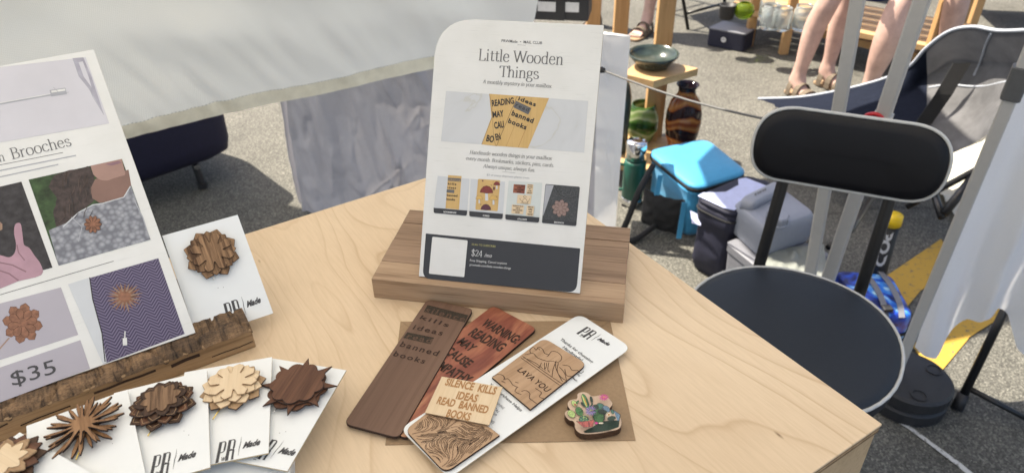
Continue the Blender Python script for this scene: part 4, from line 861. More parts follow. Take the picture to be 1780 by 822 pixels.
el('cg', 395, 265, 100, 32, 1.2); el('cl', 380, 255, 80, 9, 1.2, out=False); el('org', 392, 262, 60, 6, 1.2, out=False); el('cd', 425, 290, 75, 7, 1.2, out=False); el('cd', 465, 240, 38, 15, 1.3); el('cd', 365, 300, 36, 14, .8); ly.append(('l', 'c_cd', cc((450, 330), (475, 300), (470, 265)), .0012))
el('cl', 262, 290, 42, 28, .9); el('pot', 272, 305, 18, 12, .6, out=False); el('cg', 300, 272, 24, 10, -.8); el('cg', 322, 385, 58, 40, 1.0); el('cl', 228, 415, 52, 38, .7); el('cl', 235, 408, 22, 14, .7, out=False); el('ct', 375, 485, 58, 48, .3); el('cg', 548, 440, 90, 66, 1.2); el('ct', 575, 330, 55, 38, .4); el('bl', 640, 360, 50, 36, .6); el('cd', 515, 335, 36, 28, 0); el('cd', 600, 395, 60, 26, .2)
for k in range(30): x, y = 322+random.gauss(0, 22), 385+random.gauss(0, 26); el('dk', x, y, 4, 3, 0, 5, out=False)
for k in range(26): x, y = 375+random.gauss(0, 24), 480+random.gauss(0, 20); el('cl', x, y, 6, 4, 0, 5, out=False)
for k in range(20): x, y = 235+random.gauss(0, 20), 415+random.gauss(0, 20); el('dk', x, y, 3, 3, 0, 5, out=False)
for k in range(16): a = k*.2-1.2; ly.append(('l', 'c_dk', cc((548+60*math.sin(a), 370), (552+75*math.sin(a*.8), 520)), .00015))
for k in range(13):
    a = 2*math.pi*k/13; r = 62; ly.append(('p', 'c_pk', cc((612, 250), (612+r*.6*math.cos(a-.2), 250+r*.45*math.sin(a-.2)), (612+r*1.15*math.cos(a), 250+r*.7*math.sin(a)), (612+r*.6*math.cos(a+.2), 250+r*.45*math.sin(a+.2)))))
el('org', 610, 250, 12, 8, 0, out=False)
ly.append(('p', 'c_pot', cc((282, 535), (350, 540), (495, 520), (480, 600), (372, 610)))); ly.append(('l', 'c_dk', cc((282, 535), (350, 545), (495, 520), (480, 600), (372, 610), (282, 535)), .0003)); ly.append(('l', 'c_potd', cc((350, 555), (380, 600)), .0006)); ly.append(('l', 'c_potd', cc((430, 545), (440, 600)), .0009))
for k in range(18):
    a = 2*math.pi*k/18; r = 78; ly.append(('p', 'c_pr' if k % 2 else 'c_bl', cc((452, 418), (452+r*.6*math.cos(a-.13), 418+r*.5*math.sin(a-.13)), (452+r*math.cos(a), 418+r*.82*math.sin(a)), (452+r*.6*math.cos(a+.13), 418+r*.5*math.sin(a+.13)))))
    ly.append(('l', 'c_dk', cc((452+18*math.cos(a+.17), 418+15*math.sin(a+.17)), (452+64*math.cos(a+.17), 418+52*math.sin(a+.17))), .00014))
el('cl', 455, 415, 12, 10, 0)
for k in range(10):
    a = 2*math.pi*k/10; ly.append(('p', 'c_crm', cc((665, 470), (665+22*math.cos(a-.25), 470+20*math.sin(a-.25)), (665+40*math.cos(a), 470+34*math.sin(a)), (665+22*math.cos(a+.25), 470+20*math.sin(a+.25)))))
el('org', 668, 472, 12, 9, 0, out=False); ly.append(('p', 'c_bl', cc((720, 420), (800, 470), (790, 540), (770, 545), (740, 470)))); ly.append(('l', 'c_dk', cc((715, 415), (805, 475), (790, 550)), .0004)); el('ct', 710, 440, 30, 16, 1.2); el('crm', 575, 575, 32, 12, 0); el('pk', 520, 575, 22, 16, .2); el('cd', 700, 520, 50, 26, -.2)
pic(cm, ff, 'printed_picture', ly, h=HH)

# ================================================================== OUR CANOPY (gives the shade; one leg and its weight in view)
def V(x, y, z=0): return Vector((x, y, z))
def shadow_to_roof(p, h): return V(p.x, p.y, 0)+sdir*(h/sdir.z)
g1, g2 = V(-1.3, 2.66), V(2.66, .70)                   # far edge of the shade on the ground
e1, e2 = shadow_to_roof(g1, 2.15), shadow_to_roof(g2, 2.15)
ed = (e2-e1).normalized(); nn = Vector((ed.y, -ed.x, 0))
A_, B_ = e1-ed*.25, e2+ed*.02
can = thing('canopy_tent', 'white market canopy whose grey leg with black clamp stands before the right tablecloth', 'canopy', V(A_.x, A_.y, 0))
D2 = 3.0; C_r, D_r = B_+nn*D2, A_+nn*D2; top = (A_+B_+C_r+D_r)/4+Z3*.75
mb = MB(); mb.add([A_, B_, C_r, D_r, top], [(0, 1, 4), (1, 2, 4), (2, 3, 4), (3, 0, 4)]); mb.build('roof', 'canopy_cloth', can, Matrix())
mb = MB()
for a, b in ((A_, B_), (B_, C_r), (C_r, D_r), (D_r, A_)): mb.add([a, b, b-Z3*.22, a-Z3*.22], [(0, 1, 2, 3)])
mb.build('valance', 'canopy_cloth', can, Matrix())
def square_pole(mb, a, b, w, face, m=0, m2=None):
    d = (b-a).normalized(); x = (face-d*face.dot(d)).normalized(); y = d.cross(x)
    q = [(-w, -w*.75), (-w*.75, -w), (w*.75, -w), (w, -w*.75), (w, w*.75), (w*.75, w), (-w*.75, w), (-w, w*.75)]
    mb.loft([[p+x*i+y*j for i, j in q] for p in (a, b)], m)
def pole(parent, name, base_px, top_px, w, face, zb=0.0, ztop=2.15, mat='pole_grey', holes=False):
    a = P(*base_px, zb); t = above(a, *top_px); d = (t-a)/(t.z-a.z); b = a+d*(ztop-zb)
    mb = MB(); square_pole(mb, a, b, w, face); o = mb.build(name, mat, parent, Matrix(), bevel=0)
    return a, b, d, o
fc = Vector((-.55, -.83, 0))
a3, b3, d3_, leg3 = pole(can, 'leg', (1540, 690), (1762, 157), .0128, fc, .0)
def on(a, d, px): # point of the pole seen at a pixel row
    best = min(((abs(_row(a+d*z)-px), z) for z in [i*.01 for i in range(210)])); return a+d*best[1]
def _row(p): v = p-CAM; return 411-FPX*v.dot(_U)/v.dot(_F)
mb = MB(); c = on(a3, d3_, 145); square_pole(mb, c-d3_*.035, c+d3_*.035, .0185, fc); mb.build('clamp', 'bracket_grey', can, Matrix(), bevel=.002)
xr = (fc-d3_*fc.dot(d3_)).normalized(); yr = d3_.cross(xr).normalized()
if yr.x < 0: yr = -yr
for r_ in (205, 288, 365):
    c = on(a3, d3_, r_)+yr*.0129; mb = MB(); mb.tube([c-yr*.002, c+yr*.0006], .0035, 10); mb.build('bolt_hole', 'black_plastic', can, Matrix())
# weight plates round its foot
wz = .09; wc = P(1586, 652, wz); wt = thing('canopy_weight', 'two stacked black round weight plates around the grey canopy leg, with holes in the top', 'canopy weight', V(wc.x, wc.y, 0))
rw = .104
for k in range(2):
    mb = MB(); z0 = .045*k; mb.lathe([(rw-.006, z0), (rw, z0+.006), (rw, z0+.036), (rw-.007, z0+.043)], (wc.x, wc.y, 0), 40); mb.build('plate', 'black_plastic', wt, Matrix(), bevel=0)
for k in range(6):
    a = k*1.05+.3; x, y = wc.x+.072*math.cos(a), wc.y+.072*math.sin(a); mb = MB(); mb.lathe([(.0001, .0885), (.008, .0885)] if k % 2 else [(.018, .0875), (.021, .0905), (.017, .0905), (.0165, .0885)], (x, y, 0), 14, cap=False); mb.build('plate_hole' if k % 2 else 'plate_boss', 'ink_black' if k % 2 else 'black_plastic', wt, Matrix())
# two more canopy legs of neighbouring tents
t1 = thing('tent_leg', 'grey square tent leg, left one of the pair rising behind the bar chair backrest', 'tent pole', P(1378, 640, 0), 'grey metal tent legs behind the chair')
a1, b1, d1, _ = pole(t1, 'upright', (1380, 640), (1491, 0), .0148, Vector((-.5, -.86, 0)), .006)
mb = MB(); mb.prism(rpoly([(a1.x-.05, a1.y-.05), (a1.x+.05, a1.y-.05), (a1.x+.05, a1.y+.05), (a1.x-.05, a1.y+.05)], .01), .0005, .006); mb.build('foot_plate', 'pole_grey', t1, Matrix())
t2 = thing('tent_leg', 'grey leaning tent leg with a red latch, right one of the pair behind the backrest', 'tent pole', P(1395, 620, 0), 'grey metal tent legs behind the chair')
a2, b2, d2, _ = pole(t2, 'upright', (1393, 622), (1603, 0), .0165, Vector((-.6, -.8, 0)), .006)
mb = MB(); mb.prism(rpoly([(a2.x-.05, a2.y-.05), (a2.x+.05, a2.y-.05), (a2.x+.05, a2.y+.05), (a2.x-.05, a2.y+.05)], .01), .0065, .0125); mb.build('foot_plate', 'pole_grey', t2, Matrix())
rq_ = [(.80, 2.25), (1.05, 2.62), (1.75, 2.42), (1.72, 1.78), (1.45, 1.64), (1.15, 1.56), (.84, 1.72), (.79, 1.98)]
rp_ = [shadow_to_roof(V(x, y), 2.2) for x, y in rq_]; rc_ = sum(rp_, Vector())/8+Z3*.12
mb = MB(); mb.add(rp_+[rc_], [(i, (i+1) % 8, 8) for i in range(8)]); mb.build('shade_panel', 'shade_panel_cloth', t2, Matrix(), solid=.002)  # unseen panel added overhead to shade the water container and yellow line
c = on(a2, d2, 204); fx = (Vector((-.6, -.8, 0))-d2*Vector((-.6, -.8, 0)).dot(d2)).normalized(); fy = d2.cross(fx).normalized()
if fy.x < 0: fy = -fy
mb = MB(); square_pole(mb, c-d2*.03, c+d2*.012, .0205, fx); mb.build('slider', 'pole_grey', t2, Matrix(), bevel=.001)
lc = c+fx*.028-fy*.012
mb = MB(); mb.tube(smooth2([tuple(lc-fy*.019-d2*.028), tuple(lc-fy*.02+d2*.006), tuple(lc+d2*.018), tuple(lc+fy*.02+d2*.006), tuple(lc+fy*.019-d2*.028)], 5), .0048, 8); mb.build('latch', 'red_plastic', t2, Matrix(), smooth=True)
mb = MB(); square_pole(mb, lc-d2*.028-fx*.004, lc-d2*.002-fx*.004, .011, fx); mb.build('latch_block', 'bracket_grey', t2, Matrix(), bevel=.001)

# ================================================================== BAR CHAIR
SZ = .58; sc0 = V(.522, 1.025, SZ)
ch = thing('padded_chair', 'black padded chair with oval seat and backrest edged in grey piping beside the box', 'chair', V(.522, 1.025, 0))
def oval(rx, ry, ang, n=48, e=2.15, c=sc0):
    out = []
    for i in range(n):
        t = 2*math.pi*i/n; ct, s_ = math.cos(t), math.sin(t)
        x = rx*abs(ct)**(2/e)*(1 if ct > 0 else -1); y = ry*abs(s_)**(2/e)*(1 if s_ > 0 else -1)
        out.append((c.x+x*math.cos(ang)-y*math.sin(ang), c.y+x*math.sin(ang)+y*math.cos(ang)))
    return out
ang = -.52
prof = [(.6, .0), (.93, .004), (1, .012), (1, .04), (.985, .047), (.9, .0515), (.6, .0545), (.3, .0555), (.02, .056)]
mb = MB(); mb.loft([[(x, y, SZ-.05+z) for x, y in oval(.197*k, .206*k, ang)] for k, z in prof]); mb.build('seat', 'navy_vinyl', ch, Matrix(), smooth=True)
mb = MB(); mb.tube([(x, y, SZ-.006) for x, y in oval(.1985, .2075, ang)], .0034, 8, closed=True); mb.build('piping', 'piping', ch, Matrix(), smooth=True)
pl0, pr0 = P(1318, 470, SZ-.03), P(1495, 506, SZ-.03); bxv = (pr0-pl0).normalized(); outv = Vector((-bxv.y, bxv.x, 0))
if outv.y < 0: outv = -outv
bup = (Z3*math.cos(R(9))+outv*math.sin(R(9))).normalized(); nrm = bxv.cross(bup).normalized()
fb = Fr(pl0+outv*.004, bxv, bup)
ctr = [fb.uv(*p) for p in [(1313, 240), (1643, 290), (1375, 196), (1560, 213), (1400, 322), (1560, 346)]]
us = [p[0] for p in ctr]; u0, u1 = ctr[0][0], ctr[1][0]; vm = (ctr[0][1]+ctr[1][1])/2; hv = ((ctr[2][1]+ctr[3][1])/2-(ctr[4][1]+ctr[5][1])/2)/2
skew = (ctr[1][1]-ctr[0][1])/(u1-u0)
def stad(sc, off=0):
    out = []
    W2 = (u1-u0)/2; r = hv
    bs = rpoly([(-W2, -r), (W2, -r), (W2, r), (-W2, r)], r*.98, 12)
    for x, y in bs:
        x *= (W2-(1-sc)*.1)/W2; y *= (r-(1-sc)*.1)/r
        X_ = (u0+u1)/2+x; out.append((X_, vm+y+skew*(X_-(u0+u1)/2), off))
    return out
curve = lambda p: (p[0], p[1], p[2]-.9*((p[0]-(u0+u1)/2)**2)*-1)     # slightly wrapped pad
mb = MB(); mb.loft([[curve(p) for p in stad(s, o)] for s, o in [(.3, -.03), (.9, -.028), (1, -.02), (1, .004), (.96, .011), (.8, .016), (.3, .018)]]); mb.build('backrest', 'black_vinyl', ch, fb.mw, smooth=True)
mb = MB(); mb.tube([curve(p) for p in stad(1.02, .003)], .0034, 8, closed=True); mb.build('piping', 'piping', ch, fb.mw, smooth=True)
for bpx, tpx in (((1318, 470), (1366, 300)), ((1495, 506), (1552, 335))):
    u, v = fb.uv(*tpx); b0 = P(*bpx, SZ-.03); mb = MB(); tp = fb.mw @ Vector((u, v, -.012)); tq = tp+(tp-b0).normalized()*.05
    mb.tube([b0-Z3*.04-outv*.03, b0-Z3*.012, b0+Z3*.02, tp, tq], .0125, 12); mb.build('back_post', 'black_metal', ch, Matrix(), smooth=True)
mb = MB(); mb.tube([(sc0.x, sc0.y, .06), (sc0.x, sc0.y, SZ-.05)], .028, 16); mb.build('column', 'black_metal', ch, Matrix(), smooth=True)
mb = MB(); mb.prism(oval(.11, .11, 0), SZ-.062, SZ-.049); mb.build('seat_plate', 'black_metal', ch, Matrix())
for k in range(5):
    a = k*2*math.pi/5+.35; p = V(sc0.x+.22*math.cos(a), sc0.y+.22*math.sin(a), .05); mb = MB(); mb.tube([(sc0.x, sc0.y, .085), p], [.02, .013], 8); mb.build('leg', 'black_metal', ch, Matrix(), smooth=True)
    mb = MB(); mb.lathe([(.012, 0), (.02, .008), (.02, .03), (.012, .042)], (p.x, p.y, .0), 12); mb.build('caster', 'black_plastic', ch, Matrix())

# ================================================================== HANGING BANNER (far left)
HZ = .75; ha, hb = P(205, 235, HZ), P(928, 103, HZ); bd_ = (hb-ha).normalized(); bn = Vector((bd_.y, -bd_.x, 0))
def bansurf(z0, z1, off=0):
    def fn(u, v):
        s = -.75+(u*(1.5+(hb-ha).length-.75)) ; s = -.75+u*((hb-ha).length+.75); z = z0+(z1-z0)*v
        n = noise.noise(Vector((s*2.2, z*3.2, 1)))*.08+noise.noise(Vector((s*4.5+z*4, z*5.5-s*2, 4)))*.045*min(1, (z-HZ)*4+.15)+noise.noise(Vector((s*11+z*6, z*9, 6)))*.005
        pk = noise.noise(Vector((s*24+z*14, z*5, 7)))*.028*math.exp(-((z-HZ-.1)/.08)**2)*(.5+.5*math.sin(s*3.1+1.2))
        p = ha+bd_*s; return (p.x+bn.x*(n+pk+off), p.y+bn.y*(n+pk+off), z+.004*math.sin(s*9))
    return fn
bt_ = thing('fabric_banner', 'large creamy white woven vinyl banner hanging behind the signs, with a stitched hem', 'banner', Matrix.Translation(V(ha.x, ha.y, HZ)))
mb = MB(); mb.grid(bansurf(HZ+.032, 2.05), 220, 120); mb.build('fabric_panel', 'banner', bt_, Matrix(), smooth=True)
mb = MB(); mb.grid(bansurf(HZ, HZ+.034, .0015), 220, 4); mb.grid(bansurf(HZ, HZ+.034, -.003), 220, 4); mb.build('hem', 'hem', bt_, Matrix(), smooth=True)
mb = MB(); f1 = bansurf(HZ+.035, HZ+.036, .0022)
pts = [f1(i/420, 0) for i in range(421)]
for i in range(0, 420, 2): mb.tube([pts[i], pts[i+1]], .0006, 4)
so = mb.build('stitching', 'ink_pale', bt_, Matrix()); so['kind'] = 'stuff'
mb = MB(); mb.tube([bansurf(2.05, 2.06)(0, 0), bansurf(2.05, 2.06)(1, 0)], .016, 12); mb.build('top_rail', 'pole_grey', bt_, Matrix())
mb = MB(); f1 = bansurf(HZ-.004, HZ, .003); pts = [f1(i/360, 0) for i in range(361)]
# ================================================================== TABLE UNDER A CRINKLED WHITE CLOTH (centre back)
GLp, GRp = P(540, 360, .01), P(1032, 381, .01); fx_ = (GRp-GLp).normalized(); fn_ = Vector((fx_.y, -fx_.x, 0)); TZ = .74
tlp = onplane(GLp, fn_, 487, 165); TLl = (tlp-GLp).dot(fx_)
wid = (GRp-GLp).length; dep = .75
tc = thing('cloth_covered_table', 'table behind the sign under a crinkled floor-length white cloth', 'table', Matrix.Translation(GLp))
_rc = random.Random(5); CREASE = []
for k in range(46):
    x, z, a = _rc.uniform(-.1, 1.2), _rc.uniform(0, .74), _rc.choice([1.2, 1.45, 1.75, 2.1, .5])+_rc.uniform(-.25, .25); CREASE.append((x, z, math.cos(a), math.sin(a), _rc.uniform(.05, .22), _rc.uniform(.012, .03)*_rc.choice([-1, 1]), _rc.uniform(.010, .022)))
def crinkle(x, z, s=0):
    n = 0
    for cx, cz, ca, sa, ln, am, wd in CREASE:
        dx, dz = x-cx, z-cz; t = dx*ca+dz*sa
        if abs(t) < ln:
            d = -dx*sa+dz*ca
            if abs(d) < wd*3: n += am*math.exp(-abs(d)/wd)*(1-(t/ln)**2)
    for f, a in ((5, .05), (12, .032), (24, .009)):
        q = noise.noise(Vector((x*f+s+z*f*.22, z*f*(.22 if f < 20 else .5), s+f))); n += (abs(q)*2-.4)*a*.6
    return n+noise.noise(Vector((x*14+s, z*1.5, 2)))*.012*(1-z/TZ)
def cloth_front(u, v):
    z = .012+(TZ-.012)*v; xl = TLl*v*.55-.02*(1-v); x = xl+u*(wid-xl-.02*v); d = crinkle(x, z)+.05*(1-v)*(1-v)
    p = GLp+fx_*x+fn_*(d); return (p.x, p.y, z)
mb = MB(); mb.grid(cloth_front, 170, 90); mb.build('cloth_front', 'cloth_shaded', tc, Matrix(), smooth=True)
RB = GRp-fn_*dep+fx_*.04; rq = P(1096, 62, TZ); sd = Vector((rq.x, rq.y, 0))-Vector((GRp.x, GRp.y, 0)); dl = sd.length
def cloth_side(u, v):
    z = .012+(TZ-.012)*v; k = u; p = Vector(cloth_front(1, v)); p.z = 0; e = V(rq.x, rq.y)+ (V(P(1062, 300, .3).x, P(1062, 300, .3).y)-V(rq.x, rq.y))*0
    q = p.lerp(e, k); o = Vector((fx_.x, fx_.y, 0)); d = crinkle(k*dl, z, 9)*.8*math.sin(math.pi*min(k*1.2, 1)); return (q.x+o.x*d, q.y+o.y*d, z+(0 if v < 1 else 0))
mb = MB(); mb.grid(cloth_side, 60, 60); mb.build('cloth_side', 'cloth_white', tc, Matrix(), smooth=True)
cb = cloth_front(0, 1); cbr = cloth_front(1, 1); bl_ = V(*cb)-fn_*dl*.95; br_ = V(rq.x, rq.y, TZ)
mb = MB()
def toparea(u, v):
    p = Vector(cb).lerp(Vector(cbr), u).lerp(bl_.lerp(br_, u), v); return (p.x, p.y, TZ+noise.noise(Vector((p.x*9, p.y*9, 0)))*.004+(0 if 0 < v < 1 and 0 < u < 1 else -.002))
mb.grid(toparea, 40, 24); mb.build('cloth_top', 'cloth_white', tc, Matrix(), smooth=True)
mb = MB(); lf = [Vector(cb), bl_]
mb.grid(lambda u, v: tuple((Vector(cb).lerp(bl_, u)-fx_*(.04+crinkle(u*dl, v*TZ, 4)*.6)*(1-v)).to_2d())+(.012+(TZ-.012)*v,), 30, 30); mb.build('cloth_end', 'cloth_shaded', tc, Matrix(), smooth=True)
for i, px in enumerate(((950, 36), (990, 37))):
    p = P(*px, TZ+.004); o = thing('black_bin', ['small black bin with a white label on the cloth table, left of the pair', 'small black bin with a white label on the cloth table, right of the pair'][i], 'bin', Matrix.Translation(p), 'black bins on the far tablecloth')
    X_ = Vector((.97, -.2, 0)).normalized(); Y_ = Vector((.2, .97, 0)).normalized(); w = .062
    sq = lambda k, q=w: [tuple((p+X_*a*q*k+Y_*b*q*k).to_2d()) for a, b in ((-1, 0), (1, 0), (1, 2), (-1, 2))]
    mb = MB(); z = TZ+.004; mb.prism(sq(1), z, z+.12); mb.build('bin_body', 'black_plastic', o, Matrix(), bevel=.004)
    mb = MB(); n_ = Vector((.2, .97, 0)).normalized(); c_ = p-n_*.0006; mb.add([c_-X_*.03+Z3*.03, c_+X_*.03+Z3*.03, c_+X_*.03+Z3*.062, c_-X_*.03+Z3*.062], [(0, 1, 2, 3)]); mb.build('label', 'label_white', o, Matrix())
# ================================================================== NAVY BAG (left, under the banner)
nb = P(300, 395, 0); nz = .14
A0, A1 = P(200, 335, nz), P(412, 262, nz)
nx = (A1-A0).normalized(); ny = Z3.cross(nx); A2 = A1
no = thing('navy_wagon', 'dark navy blue fabric wagon with rounded corners standing on black feet under the banner', 'wagon', Matrix.Translation(V(A1.x, A1.y, 0)))
fr_ = Fr(V(A1.x, A1.y, 0)-nx*.95+ny*.0, nx, ny)
mb = MB()
ring = lambda k, z: [(x, y, z) for x, y in rpoly([(k, k), (.95-k, k), (.95-k, .5-k), (k, .5-k)], .07, 6)]
mb.loft([ring(.05, nz-.02), ring(.01, nz+.01), ring(0, nz+.06), ring(-.005, nz+.3), ring(.0, nz+.42)]); mb.build('fabric_body', 'navy_bag', no, fr_.mw, smooth=True)
for x, y in ((.79, .07), (.16, .07), (.79, .43), (.16, .43)):
    mb = MB(); mb.tube([(x, y, nz), (x+.005, y-.01, .02)], [.013, .016], 10); mb.lathe([(.014, 0), (.02, .006), (.02, .03)], (x+.005, y-.012, 0), 12); f_ = mb.build('foot', 'black_plastic', no, fr_.mw)
mb = MB(); mb.tube([(.79, .052, nz-.03), (.79, .040, nz-.032)], .012, 10); mb.build('rivet', 'chrome', no, fr_.mw)

# ================================================================== COOLERS, THERMOS, JERRY CAN
def solid_from(z0, topz, top_px, base_scale=1.0, sink=0, rad=.03):
    q = [P(x, y, topz) for x, y in top_px]; c = sum((Vector(p) for p in q), Vector())/len(q)
    poly = rpoly([(p.x, p.y) for p in q], rad, 5); return c, poly
def ringz(poly, c, k, z, dx=(0, 0)): return [(c.x+(x-c.x)*k+dx[0], c.y+(y-c.y)*k+dx[1], z) for x, y in poly]
G = P(1188, 416, 0); zt = above(G, 1204, 322).z
c, poly = solid_from(0, zt, [(1122, 262), (1228, 240), (1302, 300), (1207, 331)], rad=.055)
bc = thing('cooler_bag', 'bright sky blue soft cooler bag with black zip and black front pocket', 'cooler bag', Matrix.Translation(V(c.x, c.y, 0)))
mb = MB(); mb.loft([ringz(poly, c, k, z) for k, z in [(.975, zt-.024), (1.0, zt-.022), (1.0, zt-.010), (.975, zt-.008)]]); mb.build('zip', 'black_fabric', bc, Matrix(), smooth=True)
mb = MB(); mb.loft([ringz(poly, c, k, z) for k, z in [(.985, zt-.0095), (.995, zt-.006), (.985, zt), (.9, zt+.006), (.5, zt+.01), (.05, zt+.011)]]); mb.build('lid', 'cooler_blue', bc, Matrix(), smooth=True)
def soft(c, poly, z0, z1, prof, amp, seed, n=16):
    rings = []
    for j in range(n+1):
        t = j/n; z = z0+(z1-z0)*t; x = t*(len(prof)-1); i = min(int(x), len(prof)-2); k = prof[i]*(1-(x-i))+prof[i+1]*(x-i)
        ring_ = []
        for (px_, py_) in poly:
            d = noise.noise(Vector((px_*9, py_*9, z*11+seed)))*amp+noise.noise(Vector((px_*24, py_*24, z*26+seed)))*amp*.4; d *= math.sin(math.pi*min(max(t, .05), .95))**.5
            v_ = Vector((px_-c.x, py_-c.y)); v_ = v_*k+v_.normalized()*d; ring_.append((c.x+v_.x, c.y+v_.y, z))
        rings.append(ring_)
    return rings
def densify(poly, n=4): return [tuple(Vector(poly[i]).lerp(Vector(poly[(i+1) % len(poly)]), j/n)) for i in range(len(poly)) for j in range(n)]
# front pocket on the side that faces the box
pA, pB = P(1110, 395, 0), P(1178, 418, 0); pn = Vector((pB.y-pA.y, -(pB.x-pA.x), 0)).normalized()
if pn.y > 0: pn = -pn
def pocket(u, v):
    p = pA.lerp(pB, u); z = .02+v*(zt*.62); bul = .035*math.sin(math.pi*u)**.6*math.sin(math.pi*(.1+.8*v))**.6+noise.noise(Vector((u*6, v*6, 3)))*.008
    p = p-pn*(.02)+pn*(bul)+(p-c).normalized()*.0; return (p.x, p.y, z)
mb = MB(); mb.loft(soft(c, densify(poly), .004, zt-.022, [.8, .87, .9, .9, .93, .985], .016, 3)); mb.build('body', 'cooler_blue', bc, Matrix(), smooth=True)
mb = MB(); mb.grid(pocket, 26, 20); mb.build('pocket', 'black_fabric', bc, Matrix(), smooth=True, solid=.004)
for (tx0, ty0), (tx1, ty1) in (((1190, 352), (1184, 410)), ((1148, 305), (1146, 335))):
    b0_ = P(tx1, ty1, .05 if ty1 > 400 else .2)+V(-.012, -.016); t0_ = above(b0_, tx0, ty0); mb = MB(); mb.add([b0_-_R*.009, b0_+_R*.009, t0_+_R*.009, t0_-_R*.009], [(0, 1, 2, 3)]); mb.build('webbing', 'cooler_blue', bc, Matrix(), solid=.003)
mb = MB(); sp_ = smooth2([tuple(P(1135, 288, .24)), tuple(P(1112, 330, .2)), tuple(P(1092, 380, .10)), tuple(P(1080, 412, .015)), tuple(P(1100, 418, .012)), tuple(P(1135, 395, .03)), tuple(P(1150, 380, .06))], 8)
sd_ = []; mb.tube(sp_, .011, 6); mb.build('shoulder_strap', 'black_fabric', bc, Matrix(), smooth=True)
G = P(1228, 470, 0); zt2 = above(G, 1262, 352).z
c, poly = solid_from(0, zt2, [(1206, 345), (1297, 306), (1352, 322), (1278, 378)], rad=.04)
nc = thing('cooler_bag', 'dark navy soft cooler bag with a pale lavender lid next to the blue cooler', 'cooler bag', Matrix.Translation(V(c.x, c.y, 0)))
mb = MB(); mb.loft(soft(c, densify(poly), .004, zt2-.01, [.85, .96, .99, .99, .94, 1.0, .99], .013, 8, 20)); mb.build('body', 'cooler_navy', nc, Matrix(), smooth=True)
mb = MB(); mb.loft([ringz(poly, c, k, z) for k, z in [(.97, zt2-.01), (1.01, zt2-.006), (.99, zt2+.004), (.9, zt2+.008), (.05, zt2+.01)]]); mb.build('lid', 'cooler_navy', nc, Matrix(), smooth=True)
mb = MB(); q = [P(x, y, zt2+.0105) for x, y in [(1213, 341), (1222, 336), (1262, 334), (1284, 322), (1283, 312), (1297, 310), (1338, 326), (1276, 366), (1258, 362)]]; mb.prism([(p.x, p.y) for p in q], zt2+.0102, zt2+.0125); mb.build('lid_panel', 'lavender', nc, Matrix())
mb = MB(); e_ = [Vector(p) for p in ringz(poly, c, 1.01, zt2-.03)]; mb.tube(e_, .004, 6, closed=True); mb.build('zip', 'black_fabric', nc, Matrix())
q1, q2_ = P(1208, 372, .2), P(1218, 378, .2); mb = MB(); mb.add([P(1200, 366, .22), P(1221, 376, .215), P(1218, 392, .19), P(1203, 388, .19)], [(0, 1, 2, 3)]); mb.build('patch', 'lavender', nc, Matrix(), solid=.003)
jb = .20; G = P(1342, 451, jb); jt = above(G, 1333, 399).z
c, poly = solid_from(0, jt, [(1272, 352), (1352, 318), (1424, 372), (1331, 404)], rad=.035)
jc = thing('jerry_can', 'grey plastic water container with a round screw cap behind the chair post', 'water container', Matrix.Translation(V(c.x, c.y, jb)))
mb = MB(); mb.loft([ringz(poly, c, k, z) for k, z in [(.95, jb), (.99, jb+.01), (1, jb+.03), (1, jt-.03), (.97, jt-.01), (.9, jt+.002), (.7, jt+.006), (.6, jt+.006)]]); mb.build('body', 'jerry_grey', jc, Matrix(), smooth=True, bevel=.003)
hb_ = [P(x, y, jt+.03) for x, y in [(1283, 345), (1350, 312), (1375, 322), (1308, 356)]]; hc = sum(hb_, Vector())/4; hp_ = rpoly([(p.x, p.y) for p in hb_], .02, 4)
mb = MB(); mb.loft([ringz(hp_, hc, k, z) for k, z in [(1.0, jt-.005), (.96, jt+.02), (.85, jt+.03), (.4, jt+.032)]]); mb.build('raised_shoulder', 'jerry_grey', jc, Matrix(), smooth=True)
cp = P(1352, 375, jt+.022); mb = MB(); mb.lathe([(.036, -.026), (.036, -.02), (.032, -.018), (.032, .0), (.029, .004), (.001, .004)], cp, 24); mb.build('screw_cap', 'jerry_grey', jc, Matrix(), bevel=.001)
for k in range(8): a = k*math.pi/4; mb = MB(); x, y = cp.x+.0325*math.cos(a), cp.y+.0325*math.sin(a); mb.tube([(x, y, cp.z-.017), (x, y, cp.z+.001)], .003, 6); mb.build('cap_rib', 'jerry_grey', jc, Matrix())
L0, L1 = Vector((*poly[-4], 0)), Vector((*poly[-16], 0))
mb = MB(); 
for k in range(5): mb.add([hc+(hb_[1]-hb_[0]).normalized()*(.012*k-.05)+Z3*(jt+.0335-hc.z)+Vector((.004*(k % 2), .0, 0)), hc+(hb_[1]-hb_[0]).normalized()*(.012*k-.042)+Z3*(jt+.0335-hc.z), hc+(hb_[1]-hb_[0]).normalized()*(.012*k-.042)+Z3*(jt+.0335-hc.z)+Vector((.004, .014, 0)), hc+(hb_[1]-hb_[0]).normalized()*(.012*k-.05)+Z3*(jt+.0335-hc.z)+Vector((.002, .014, 0))], [(0, 1, 2, 3)])
mb.build('moulded_mark', 'ink_soft', jc, Matrix())
c2_0, poly2 = solid_from(0, jb, [(1262, 420), (1335, 392), (1445, 440), (1350, 490)], rad=.02)
gb = thing('plastic_bin', 'lighter grey plastic bin underneath the grey water container', 'bin', Matrix.Translation(V(c2_0.x, c2_0.y, 0)))
mb = MB(); mb.loft([ringz(poly2, c2_0, k, z) for k, z in [(.86, .003), (.9, .01), (.97, jb-.03)]]); mb.build('bin_body', 'grey_bin', gb, Matrix(), smooth=False, bevel=.004)
mb = MB(); mb.loft([ringz(poly2, c2_0, k, z) for k, z in [(1.0, jb-.03), (1.01, jb-.004), (.98, jb-.001)]]); mb.build('lid', 'grey_bin', gb, Matrix(), bevel=.003)
